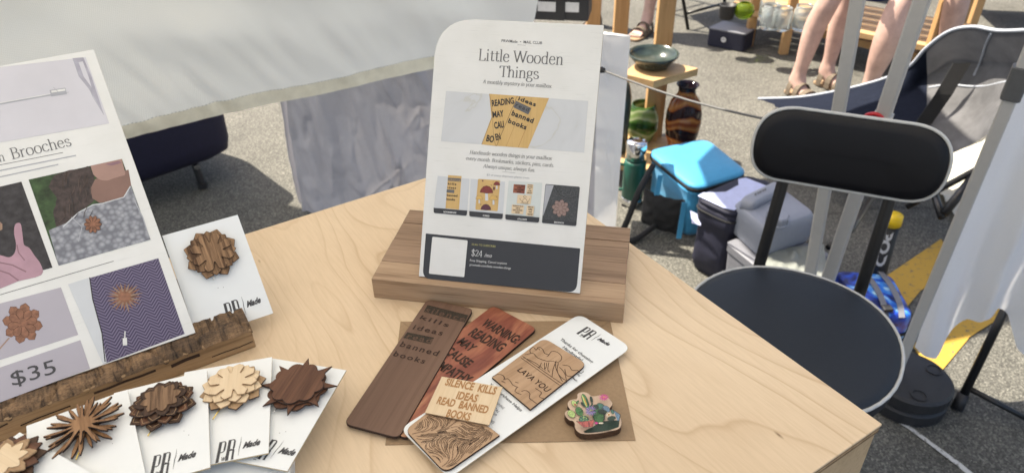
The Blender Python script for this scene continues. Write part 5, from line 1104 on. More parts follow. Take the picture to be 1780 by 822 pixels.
pbg = thing('plastic_bag', 'crumpled translucent plastic bag lying on the grey bin', 'plastic bag', Matrix.Translation(P(1370, 452, jb)))
bc_ = P(1376, 456, jb)
mb = MB(); mb.grid(lambda u, v: tuple(P(1322+110*u+8*v, 462-22*u*0+(-28+56*v)-30*u*(1-v)*.3, jb+.003))[:2]+(jb+.004+.03*abs(noise.noise(Vector((u*7, v*5, 2))))*math.sin(math.pi*u)**.5*math.sin(math.pi*v)**.5,), 30, 16); mb.build('film', 'bag_plastic', pbg, Matrix(), smooth=True)
# thermos
G = P(1098, 352, 0); th = thing('thermos_flask', 'green steel thermos flask with a chrome cup lid standing on the ground', 'thermos', Matrix.Translation(G))
ht = above(G, 1108, 243).z; rt = .043
mb = MB(); mb.lathe([(rt*.96, .03), (rt, .035), (rt, ht*.66), (rt*.94, ht*.70)], G, 28); mb.build('flask_body', 'thermos_green', th, Matrix(), smooth=True)
mb = MB(); mb.lathe([(rt*.95, 0), (rt, .004), (rt, .03), (rt*.97, .031)], G, 28); mb.build('base_ring', 'chrome', th, Matrix(), smooth=True)
mb = MB(); mb.lathe([(rt*.86, ht*.70), (rt*.86, ht*.73)], G, 28); mb.build('neck', 'thermos_green', th, Matrix(), smooth=True)
mb = MB(); mb.lathe([(rt*.93, ht*.73), (rt*.93, ht*.96), (rt*.8, ht*.99), (rt*.3, ht)], G, 28); mb.build('cup_lid', 'chrome', th, Matrix(), smooth=True)
mb = MB(); x_ = -_R.copy(); x_.z = 0; x_.normalize(); mb.tube(smooth2([tuple(G+x_*rt*.9+Z3*ht*.62), tuple(G+x_*(rt+.03)+Z3*ht*.62), tuple(G+x_*(rt+.034)+Z3*ht*.45), tuple(G+x_*(rt+.03)+Z3*ht*.25), tuple(G+x_*rt*.95+Z3*ht*.22)], 6), .006, 8); mb.build('handle', 'thermos_green', th, Matrix(), smooth=True)

# ================================================================== WOODEN STEP STAND WITH BOWL AND VASES
zs = .47
ws = thing('step_stand', 'blond wooden stand with the dark bowl on top and vases on its low shelf', 'stand', Matrix.Translation(P(1140, 140, 0)))
q = [P(x, y, zs) for x, y in [(1083, 128), (1120, 98), (1214, 119), (1137, 141)]]
mb = MB(); mb.prism([(p.x, p.y) for p in q], zs-.03, zs); mb.build('upper_shelf', 'pine_flat', ws, Matrix(), bevel=.002)
qc = sum(q, Vector())/4
def upright(par, base, top, w, mat='pine', z1=None):
    p = P(*base, 0); t = above(p, *top); z1 = z1 or t.z
    mb = MB(); mb.prism([(p.x-w, p.y-w*.8), (p.x+w, p.y-w*.8), (p.x+w, p.y+w*.8), (p.x-w, p.y+w*.8)], .0, z1); return mb.build('post', mat, par, Matrix(), bevel=.002), p
pf_ = qc+Vector((.03, .12, 0)); mb = MB(); mb.prism([(pf_.x-.028, pf_.y-.02), (pf_.x+.028, pf_.y-.02), (pf_.x+.028, pf_.y+.02), (pf_.x-.028, pf_.y+.02)], 0, zs-.0305); mb.build('post', 'pine', ws, Matrix(), bevel=.002)
p_ = P(1150, 95, zs); 
mb = MB(); mb.prism([(p_.x-.033, p_.y-.02), (p_.x+.033, p_.y-.02), (p_.x+.033, p_.y+.02), (p_.x-.033, p_.y+.02)], 0, 1.0); mb.build('post', 'pine', ws, Matrix(), bevel=.002)
p_ = P(1076, 82, .42); mb = MB(); mb.prism([(p_.x-.03, p_.y-.02), (p_.x+.03, p_.y-.02), (p_.x+.03, p_.y+.02), (p_.x-.03, p_.y+.02)], 0, 1.0); mb.build('post', 'pine', ws, Matrix(), bevel=.002)
p_ = P(1030, 60, .42); mb = MB(); mb.prism([(p_.x-.03, p_.y-.02), (p_.x+.03, p_.y-.02), (p_.x+.03, p_.y+.02), (p_.x-.03, p_.y+.02)], 0, 1.0); mb.build('post', 'pine', ws, Matrix(), bevel=.002)
zl = .11; ql = [P(x, y, zl) for x, y in [(1040, 262), (1062, 222), (1170, 240), (1215, 262), (1160, 300), (1066, 284)]]
mb = MB(); mb.prism([(p.x, p.y) for p in ql], zl-.025, zl); mb.build('lower_shelf', 'pine_flat', ws, Matrix(), bevel=.002)
bw = P(1134, 116, zs); o = thing('ceramic_bowl', 'wide dark green glazed bowl on the wooden shelf right of the sign', 'bowl', Matrix.Translation(bw))
rb = (P(1183, 95, zs+.07)-P(1093, 95, zs+.07)).length/2
mb = MB(); mb.lathe([(.05, 0), (.06, .004), (rb*.8, .028), (rb*.98, .046), (rb, .056), (rb*.97, .056), (rb*.93, .044), (rb*.72, .026), (.05, .014), (.002, .012)], bw, 44); mb.build('bowl_body', 'bowl_glaze', o, Matrix(), smooth=True)
vb = P(1181, 262, zl); k = (above(vb, 1190, 146).z-zl); wv = .072
o = thing('amber_vase', 'amber and black striped glass vase with a dark neck behind the blue cooler', 'vase', Matrix.Translation(vb))
mb = MB(); mb.lathe([(.035, 0), (.045, .01), (wv*.9, k*.25), (wv, k*.45), (wv*.97, k*.6), (wv*.8, k*.76), (wv*.5, k*.86), (.034, k*.9), (.034, k*.95), (.045, k), (.041, k), (.028, k*.95), (.026, k*.86)], (0, 0, 0), 32); mb.build('vase_body', 'amber_glass', o, Matrix.Translation(vb), smooth=True)
vg = P(1113, 246, zl); k = above(vg, 1114, 180).z-zl; wg = .068
o = thing('green_glass_vase', 'round green and clear glass vase beside the amber vase', 'vase', Matrix.Translation(vg))
mb = MB(); mb.lathe([(.03, 0), (.045, .008), (wg, k*.4), (wg*.97, k*.65), (wg*.75, k*.9), (wg*.7, k), (wg*.66, k), (wg*.7, k*.88), (wg*.9, k*.6), (wg*.92, k*.4), (.04, .02), (.002, .018)], (0, 0, 0), 28); mb.build('vase_body', 'green_glass', o, Matrix.Translation(vg), smooth=True)
vd = P(1070, 262, zl); k = above(vd, 1090, 142).z-zl
o = thing('dark_vase', 'tall dark grey-green vase half hidden behind the white tablecloth', 'vase', Matrix.Translation(vd))
mb = MB(); mb.lathe([(.04, 0), (.05, .01), (.045, k*.3), (.05, k*.6), (.048, k*.8), (.04, k*.93), (.03, k)], (0, 0, 0), 28); mb.build('vase_body', 'bowl_glaze', o, Matrix.Translation(vd), smooth=True)
# guy rope
r0_ = P(1046, 122, .62); r1_ = on(a1, d1, 222)-Vector((.02, .02, 0))
go = thing('guy_rope', 'thin dark taut rope running from beside the sign to the left grey tent leg', 'rope', Matrix.Translation(r0_))
mb = MB(); mb.tube([tuple(r0_.lerp(r1_, t)-Z3*.02*math.sin(math.pi*t)) for t in [i/20 for i in range(21)]], .0035, 6); mb.build('cord', 'bracket_grey', go, Matrix())
mb = MB(); dr_ = (r1_-r0_).normalized(); mb.tube([tuple(r0_-dr_*.012), tuple(r0_-dr_*.002), tuple(r0_+dr_*.01), tuple(r0_+dr_*.014)], [.007, .011, .009, .004], 10); mb.build('toggle', 'black_plastic', go, Matrix(), smooth=True)
# ================================================================== FAR DISPLAY RACK, STOOL, CHAIR, BOX
rk = thing('display_rack', 'low blond wooden rack with glass pieces on its shelf, left of the standing person', 'rack', Matrix.Translation(P(1305, 80, 0)))
_, pA_ = upright(rk, (1300, 80), (1318, 0), .024, z1=.75); _, pB_ = upright(rk, (1361, 94), (1384, 0), .024, z1=.75)
rd = (pB_-pA_).normalized(); rn = Vector((-rd.y, rd.x, 0)); 
if rn.y < 0: rn = -rn
for p in (pA_+rn*.55, pB_+rn*.55, pB_+rd*.75, pB_+rd*.75+rn*.55):
    mb = MB(); mb.prism([(p.x-.024, p.y-.02), (p.x+.024, p.y-.02), (p.x+.024, p.y+.02), (p.x-.024, p.y+.02)], 0, .75); mb.build('post', 'pine', rk, Matrix(), bevel=.002)
s0 = P(1268, 37, .2); zsf = .215
base_ = pA_-rd*.17
for k in range(5):
    a = base_+rn*(.025+.105*k); e = a+rd*1.25; mb = MB(); n_ = rn*.048; pts = [a-n_, e-n_, e+n_, a+n_]; mb.prism([(p.x, p.y) for p in pts], zsf-.03, zsf); mb.build('slat', 'pine_flat', rk, Matrix(), bevel=.002)
for zz in (.72,):
    for k in range(5):
        a = pA_-rd*.05+rn*(.025+.105*k)+rd*0; e = a+rd*(1.05); n_ = rn*.048; mb = MB(); pts = [a-n_, e-n_, e+n_, a+n_]; mb.prism([(p.x, p.y) for p in pts], .751, .775); mb.build('slat', 'pine_flat', rk, Matrix(), bevel=.002)
p = P(1291, 33, zsf); o = thing('lime_glass_bowl', 'small lime green glass bowl on the low wooden rack', 'glass bowl', Matrix.Translation(p))
mb = MB(); mb.lathe([(.02, 0), (.045, .015), (.058, .045), (.05, .075), (.03, .09), (.026, .088), (.046, .07), (.052, .045), (.04, .02), (.002, .012)], (0, 0, 0), 24); mb.build('glass_body', 'lime_glass', o, Matrix.Translation(p), smooth=True)
def jar(px, r, h, label):
    p = P(*px, zsf); o = thing('glass_jar', label, 'glass jar', Matrix.Translation(p), 'clear glass on the low rack')
    pr = [(r*.8, 0), (r, .01), (r, h*.8), (r*.85, h*.9), (r*.9, h), (r*.84, h), (r*.8, h*.88), (r*.92, h*.78), (r*.92, .015), (.002, .012)]
    mb = MB(); n = 24; mb.loft([[(q*(1+.04*math.cos(12*2*math.pi*j/n*1.0))*math.cos(2*math.pi*j/n), q*(1+.04*math.cos(6*2*math.pi*j/n))*math.sin(2*math.pi*j/n), z) for j in range(n)] for q, z in pr]); mb.build('glass_body', 'clear_glass', o, Matrix.Translation(p), smooth=True); return o, p
jar((1336, 50), .05, .13, 'ribbed clear glass jar with a knobbed lid between the two rack posts')[0]
jar((1356, 52), .05, .12, 'ribbed clear glass jar beside the right rack post, right of the lidded jar'); jar((1392, 52), .052, .13, 'clear glass jar on the rack right of its front right post')
o, p = jar((1330, 30), .04, .16, 'tall clear glass bottle at the back of the rack'); 
p = P(1262, 33, zsf); o = thing('black_pot', 'small black pot at the left end of the low wooden rack', 'pot', Matrix.Translation(p)); mb = MB(); mb.lathe([(.035, 0), (.04, .005), (.045, .075), (.047, .08), (.04, .08), (.038, .02), (.001, .018)], (0, 0, 0), 24); mb.build('pot_body', 'black_plastic', o, Matrix.Translation(p), smooth=True)
G = P(1290, 79, 0); zb = .11; q = [P(x, y, zb) for x, y in [(1231, 48), (1258, 36), (1318, 47), (1296, 60)]]
o = thing('black_box', 'low black box with grey lid and a small round white emblem under the rack', 'box', Matrix.Translation(V(q[0].x, q[0].y, 0)))
pl_ = rpoly([(p.x, p.y) for p in q], .02, 4); mb = MB(); mb.prism(pl_, .002, zb-.01); mb.build('box_body', 'cooler_navy', o, Matrix(), bevel=.003); mb = MB(); mb.prism(pl_, zb-.0095, zb); mb.build('lid', 'grey_bin', o, Matrix(), bevel=.003)
f0, f1_ = q[0], q[3]; fm = V(f0.x, f0.y).lerp(V(f1_.x, f1_.y), .46); dx_ = (V(f1_.x, f1_.y)-V(f0.x, f0.y)).normalized(); nx_ = Vector((dx_.y, -dx_.x, 0)); fe = Fr(fm+nx_*.0035+Z3*.055, dx_, Z3)
mb = MB(); mb.flat([(.016*math.cos(t*.4), .016*math.sin(t*.4)) for t in range(16)], 0, 0); mb.ribbon([(-.006, -.005), (0, .007), (.006, -.005)], .003, .0004, 1); mb.build('round_emblem', ['label_white', 'ink'], o, fe.mw)
fc_ = thing('folding_chair', 'black metal folding chair at the top edge, left of the rack', 'folding chair', Matrix.Translation(P(1196, 52, 0)))
f = P(1196, 52, 0); f2 = P(1262, 33, 0); f3 = P(1222, 22, 0); f4 = P(1180, 12, 0)+V(-.1, .2)
def rod(a, b, r=.011, nm='leg', par=fc_): mb = MB(); mb.tube([a, b], r, 8); mb.build(nm, 'black_metal', par, Matrix(), smooth=True)
rod(f, f+V(-.16, .1, .62)); rod(f2, f2+V(-.12, .1, .62)); rod(f+V(-.18, .5), f+V(.02, .05, .85)); rod(f2+V(-.18, .5), f2+V(.02, .05, .85))
rod(f+V(-.02, .01, .1), f2+V(-.02, .01, .1), .009, 'crossbar'); rod(f+V(-.13, .4, .15), f2+V(-.13, .4, .15), .009, 'crossbar')
s_ = [f+V(-.05, .0, .45), f2+V(0, .0, .45), f2+V(-.1, .42, .45), f+V(-.15, .42, .45)]; mb = MB(); mb.add(s_, [(0, 1, 2, 3)]); mb.build('seat', 'black_fabric', fc_, Matrix(), solid=.02)
s_ = [f+V(-.03, .05, .6), f2+V(.02, .05, .6), f2+V(.02, .03, .85), f+V(-.03, .03, .85)]; mb = MB(); mb.add(s_, [(0, 1, 2, 3)]); mb.build('backrest', 'black_fabric', fc_, Matrix(), solid=.02)
sl = thing('wooden_stool', 'light wooden stool at the top right corner with a glass dish on its rail shelf', 'stool', Matrix.Translation(P(1690, 42, 0)))
_, qa = upright(sl, (1688, 46), (1706, 0), .025, z1=.6); qb = qa+V(.55, -.1); 
for p in (qb, qa+V(.08, .42), qb+V(.08, .42)):
    mb = MB(); mb.prism([(p.x-.025, p.y-.02), (p.x+.025, p.y-.02), (p.x+.025, p.y+.02), (p.x-.025, p.y+.02)], 0, .6); mb.build('leg', 'pine', sl, Matrix(), bevel=.002)
mb = MB(); pts = [qa+V(.03, .01), qb+V(-.03, .01), qb+V(.05, .40), qa+V(.11, .40)]; mb.prism([(p.x, p.y) for p in pts], .2, .225); mb.build('low_shelf', 'pine_flat', sl, Matrix(), bevel=.002)
mb = MB(); pts = [qa+V(-.04, -.04), qb+V(.04, -.04), qb+V(.12, .46), qa+V(.04, .46)]; mb.prism([(p.x, p.y) for p in pts], .601, .63); mb.build('seat', 'pine_flat', sl, Matrix(), bevel=.002)
p = qa+V(.26, .1, .226); o = thing('glass_dish', 'shallow amber glass dish on the stool shelf at the top right', 'dish', Matrix.Translation(p)); mb = MB(); mb.lathe([(.05, 0), (.11, .02), (.13, .035), (.125, .036), (.1, .024), (.002, .008)], (0, 0, 0), 28); mb.build('dish_body', 'lime_glass', o, Matrix.Translation(p), smooth=True); o.children[0].data.materials[0] = M['amber_glass']
p = P(1518, 26, .0)+V(.15, .45); o = thing('blue_tub', 'dark royal blue plastic tub between the legs of the near visitor', 'tub', Matrix.Translation(p)); mb = MB(); mb.lathe([(.15, 0), (.17, .3), (.18, .31), (.165, .31), (.15, .02), (.01, .015)], (0, 0, 0), 28); mb.build('tub_body', 'blue_plastic', o, Matrix.Translation(p), smooth=True)
o = thing('wooden_bench', 'long low wooden rail of a bench behind the visitors', 'bench', Matrix.Translation(P(1500, 80, 0)))
ra, rb_ = P(1455, 62, .1), P(1600, 96, .1)
mb = MB(); d_ = (rb_-ra).normalized(); n_ = Vector((-d_.y, d_.x, 0))*.03; mb.prism([((p).x, (p).y) for p in (ra-n_-d_*.25, rb_-n_, rb_+n_, ra+n_-d_*.25)], .075, .115); mb.build('rail', 'pine_flat', o, Matrix(), bevel=.002)
for p in (ra, rb_-d_*.05): mb = MB(); mb.prism([(p.x-.02, p.y-.02), (p.x+.02, p.y-.02), (p.x+.02, p.y+.02), (p.x-.02, p.y+.02)], 0, .0745); mb.build('foot_block', 'pine', o, Matrix())

# ================================================================== SLING CHAIR (right)
sgo = thing('sling_chair', 'large dark grey mesh camping lounger with pale piped edges behind the grey tent legs', 'lounge chair', Matrix.Translation(P(1620, 330, 0)))
def SP(x, y, D):   # a point at true horizontal distance D from the stand-point
    d = ray(x, y); return CAM+d*(D/math.hypot(d.x, d.y))
rows = [[(1318, 172, 3.3), (1400, 168, 3.22), (1500, 148, 3.1), (1572, 122, 3.0), (1610, 84, 2.95), (1650, 55, 2.9), (1692, 47, 2.85), (1740, 54, 2.75), (1830, 50, 2.6)],
        [(1345, 182, 3.15), (1410, 182, 3.05), (1500, 178, 2.95), (1570, 165, 2.95), (1612, 135, 3.0), (1655, 110, 3.0), (1700, 112, 2.95), (1740, 114, 2.85), (1830, 118, 2.7)],
        [(1350, 188, 3.1), (1420, 200, 2.95), (1500, 212, 2.8), (1568, 212, 2.78), (1612, 200, 2.8), (1655, 190, 2.82), (1700, 180, 2.8), (1745, 172, 2.7), (1830, 165, 2.55)],
        [(1360, 190, 3.05), (1430, 212, 2.85), (1500, 240, 2.65), (1565, 262, 2.58), (1610, 270, 2.58), (1650, 268, 2.6), (1700, 245, 2.6), (1745, 215, 2.5), (1830, 190, 2.4)]]
RG = [[SP(*p) for p in r] for r in rows]
def bez(u, v):
    n = 9; x = u*(n-1); i = min(int(x), n-2); t = x-i
    def cr(r):
        g = lambda k: r[min(max(k, 0), n-1)]; p0, p1, p2, p3 = g(i-1), g(i), g(i+1), g(i+2)
        return .5*((2*p1)+(p2-p0)*t+(2*p0-5*p1+4*p2-p3)*t*t+(3*p1-p0-3*p2+p3)*t**3)
    c = [cr(r) for r in RG]; y = v*3; j = min(int(y), 2); s = y-j; p = c[j].lerp(c[j+1], s)
    n_ = noise.noise(Vector((u*9, v*5, 1)))*.018*math.sin(math.pi*v); return p+Vector((-.3, -.9, 0))*n_
def sub(u0, u1, v0=0, v1=1): return lambda u, v: tuple(bez(u0+(u1-u0)*u, v0+(v1-v0)*v))
mb = MB(); mb.grid(sub(0, .5), 40, 24); mb.build('seat_sling', 'sling_navy', sgo, Matrix(), smooth=True)
mb = MB(); mb.grid(sub(.5, 1), 40, 24); mb.build('back_sling', 'sling_grey', sgo, Matrix(), smooth=True)
mb = MB(); mb.tube([tuple(bez(i/60, 0)) for i in range(61)], .0065, 6); mb.build('edge_piping', 'sling_piping', sgo, Matrix(), smooth=True)
mb = MB(); mb.tube([tuple(bez(.5+.5*i/30, .42+.1*math.sin(i/30*3))+Vector((0, -.012, 0))) for i in range(31)], .004, 5); mb.build('seam_piping', 'sling_piping', sgo, Matrix(), smooth=True)
mb = MB(); mb.tube([tuple(bez(.83-.11*i/14, .02+.40*i/14)+Vector((0, -.012, 0))) for i in range(15)], .004, 5); mb.build('seam_piping', 'sling_piping', sgo, Matrix(), smooth=True)
sa = [SP(1672, 110, 2.86), SP(1640, 165, 2.78), SP(1605, 215, 2.72), SP(1575, 262, 2.54)]
mb = MB()
for i in range(3):
    a, b = sa[i], sa[i+1]; mb.add([a-_R*.03, a+_R*.03, b+_R*.03, b-_R*.03], [(0, 1, 2, 3)])
mb.build('strap', 'black_fabric', sgo, Matrix(), solid=.003)
def rodp(nm, pts, r, mat='black_metal', par=sgo): mb = MB(); mb.tube([SP(*p) for p in pts], r, 8); mb.build(nm, mat, par, Matrix(), smooth=True)
rodp('frame_tube', [(1575, 360, 2.35), (1660, 315, 2.4), (1790, 245, 2.45)], .010); rodp('frame_tube', [(1440, 330, 2.75), (1540, 300, 2.7), (1640, 262, 2.62)], .010)
rodp('frame_tube', [(1622, 330, 2.4), (1637, 378, 2.3)], .012); rodp('frame_tube', [(1520, 338, 2.6), (1480, 400, 2.25), (1440, 430, 2.1)], .010); rodp('frame_tube', [(1690, 310, 2.4), (1640, 372, 2.3)], .014); rodp('frame_tube', [(1350, 188, 3.0), (1420, 290, 2.9), (1620, 340, 2.4)], .009)
# cream surface standing in for the sunlit ground and cloth behind the tablecloth
cbn = thing('sunlit_patch', 'cream stand-in for sunlit ground and cloth, a tarp on the ground behind the right canopy leg', 'sheet', Matrix.Translation(P(1700, 330, 0)))
mb = MB(); qq = [(1605, 300), (1700, 262), (1800, 225), (1820, 330), (1680, 400), (1640, 372)]
def sheet(u, v):
    a = P(1600+60*v, 295+95*v, 0); b = P(1830+20*v, 205+150*v, 0); p = a.lerp(b, u); return (p.x, p.y, .02+.05*abs(noise.noise(Vector((u*5, v*6, 2))))+.03*math.sin(math.pi*u)*math.sin(math.pi*v))
mb.grid(sheet, 40, 24); mb.build('patch_sheet', 'sunlit_cream', cbn, Matrix(), smooth=True)
# ================================================================== BLUE PATTERNED BAG, YELLOW-CAPPED TUBE
gbz = .12; gq = [P(x, y, gbz) for x, y in [(1450, 468), (1550, 476), (1590, 548), (1500, 560)]]; gc = sum(gq, Vector())/4; gp = rpoly([(p.x, p.y) for p in gq], .03, 4)
o = thing('patterned_bag', 'bright blue galaxy patterned insulated bag behind the chair seat', 'bag', Matrix.Translation(V(gc.x, gc.y, 0)))
mb = MB(); mb.loft([ringz(gp, gc, k, z) for k, z in [(.93, .004), (1.0, .03), (1.0, gbz-.02), (.97, gbz-.003), (.85, gbz+.004), (.05, gbz+.01)]]); mb.build('body', 'galaxy', o, Matrix(), smooth=True)
mb = MB(); mb.tube([p for p in ringz(gp, gc, 1.005, .05)], .006, 6, closed=True); mb.build('zip', 'black_fabric', o, Matrix())
for dx_ in (0, 28):
    s3 = smooth2([tuple(P(1502+dx_, 472, gbz+.008)), tuple(P(1520+dx_, 495, gbz+.016)), tuple(P(1535+dx_, 525, gbz+.014)), tuple(P(1540+dx_, 552, gbz))], 5); mb = MB()
    for i in range(len(s3)-1): a, b = Vector(s3[i]), Vector(s3[i+1]); mb.add([a-_R*.009, a+_R*.009, b+_R*.009, b-_R*.009], [(0, 1, 2, 3)])
    mb.build('strap', 'grey_bin', o, Matrix(), solid=.002)
mb = MB(); c_ = P(1542, 536, gbz+.02); mb.box(c_.x-.014, c_.x+.014, c_.y-.012, c_.y+.012, c_.z-.006, c_.z+.006); mb.build('buckle', 'black_plastic', o, Matrix(), bevel=.003)
G = P(1513, 520, 0); tt = above(G, 1553, 374); dd = (tt-G).normalized(); Ln = (tt-G).length; rp = .026
o = thing('paddle_tube', 'slim black tube with a bright yellow cap and white lettering standing behind the blue bag', 'tube', Matrix.Translation(G))
mb = MB(); mb.tube([G, G+dd*(Ln-.03)], rp, 20); mb.build('tube_body', 'black_plastic', o, Matrix(), smooth=True)
mb = MB(); mb.tube([G+dd*(Ln-.031), G+dd*Ln], rp*1.1, 20); mb.build('cap', 'yellow_plastic', o, Matrix(), smooth=True)
fcv = (CAM-G); fcv.z = 0; fcv.normalize(); rgt = dd.cross(fcv).normalized()
if rgt.dot(_R) < 0: rgt = -rgt
fcv = (fcv+rgt*.15).normalized(); nrm_ = dd.cross(rgt); nrm_ = nrm_ if nrm_.dot(fcv) > 0 else -nrm_
fp = Fr(G+dd*Ln*.86+nrm_*(rp+.0003), -dd, nrm_.cross(-dd))
v_, f_, w_ = glyphs('POD', .04); mb = MB()
k0 = 0; sw = Ln*.40/w_
def wrap(x, y): # text runs up the tube and follows its curve
    a = (y)/rp; return (x, math.sin(a)*rp, (math.cos(a)-1)*rp)
mb.add([wrap(k0+p[0]*sw, (p[1]-.36)*.040) for p in v_], f_); mb.build('lettering', 'label_white', o, fp.mw)
# ================================================================== RIGHT TABLECLOTH + FOLDING TABLE
aw = P(1590, 603, .12); wx = Vector((.93, -.368, 0)); wn = Vector((-.368, -.93, 0))
rt_ = thing('folding_table', 'black-legged folding table under a thin sheer white tablecloth at the right edge', 'table', Matrix.Translation(V(aw.x, aw.y, 0)))
def wp(x, y): p = onplane(aw, wn, x, y); return p
Lf = [wp(1800, 60), wp(1752, 150), wp(1716, 230), wp(1680, 330), wp(1648, 420), wp(1616, 510), wp(1590, 600)]
Bt = [wp(1590, 602), wp(1625, 612), wp(1652, 592), wp(1682, 562), wp(1708, 543), wp(1735, 541), wp(1756, 560), wp(1764, 592), wp(1792, 615), wp(1850, 640), wp(1910, 640)]
print('TOP', Lf[0], aw, a3, d3_)
def li(L_, t): x = t*(len(L_)-1); i = min(int(x), len(L_)-2); return L_[i].lerp(L_[i+1], x-i)
def drape(u, v):
    b = li(Bt, u); t = Vector((*(Lf[0]+wx*(u*.42)).to_2d(), Lf[0].z)); e = li(Lf, v); p = t.lerp(b, v)
    base_e = Lf[0].lerp(Bt[0], v); p = p+(e-base_e)*(1-u)**2
    k = .028*math.sin(u*19+1.2*math.sin(v*3))*(.25+v)+.006*noise.noise(Vector((u*14, v*8, 3))); return tuple(p+wn*k)
mb = MB(); mb.grid(drape, 90, 60); mb.build('tablecloth', 'cloth_white', rt_, Matrix(), smooth=True)
lt = Lf[0]; tz = lt.z; mb = MB(); cA_ = [lt+wx*.02, lt+wx*.9, lt+wx*1.25-wn*.5, lt-wn*.5+wx*.42]; mb.prism([(p.x, p.y) for p in cA_], tz-.03, tz-.002); mb.build('table_top', 'label_white', rt_, Matrix(), bevel=.003)
ft = P(1666, 704, .012); kn = P(1742, 548, .28); kn = above(ft+Vector((.07, .10, 0)), 1742, 548)
mb = MB(); dl_ = (kn-ft).normalized(); mb.tube([ft, kn+dl_*.35], .011, 12); mb.build('leg', 'black_metal', rt_, Matrix(), smooth=True)
mb = MB(); mb.tube([ft-dl_*.01, ft+dl_*.035], .0155, 12); mb.build('foot_cap', 'black_plastic', rt_, Matrix(), smooth=True)
c1_a = ft+dl_*.055; c1_b = P(1800, 735, .02); mb = MB(); mb.tube([c1_a, c1_b], .008, 10); mb.build('crossbar', 'black_metal', rt_, Matrix(), smooth=True)
mb = MB(); f2_ = P(1840, 760, .012); mb.tube([f2_, f2_+dl_*.8], .011, 12); mb.build('leg', 'black_metal', rt_, Matrix(), smooth=True)
# ================================================================== PEOPLE
def skinmesh(name, chain, mat, parent, sub=2):
    """chain: list of (parent index or -1, point, radius)"""
    me = bpy.data.meshes.new(name); me.from_pydata([tuple(c[1]) for c in chain], [(c[0], i) for i, c in enumerate(chain) if c[0] >= 0], [])
    me.materials.append(M[mat]); o = bpy.data.objects.new(name, me); COL.objects.link(o); o.parent = parent; o.matrix_world = Matrix()
    sk = o.modifiers.new('skin', 'SKIN'); sk.use_smooth_shade = True; lay = me.skin_vertices[0].data if len(me.skin_vertices) else None
    if lay is None: bpy.context.view_layer.objects.active = o; bpy.ops.object.select_all(action='DESELECT'); o.select_set(True); lay = me.skin_vertices[0].data
    for i, c in enumerate(chain):
        r = c[2]; lay[i].radius = r if isinstance(r, tuple) else (r, r); lay[i].use_root = (i == 0)
    s = o.modifiers.new('s', 'SUBSURF'); s.levels = s.render_levels = sub
    return o
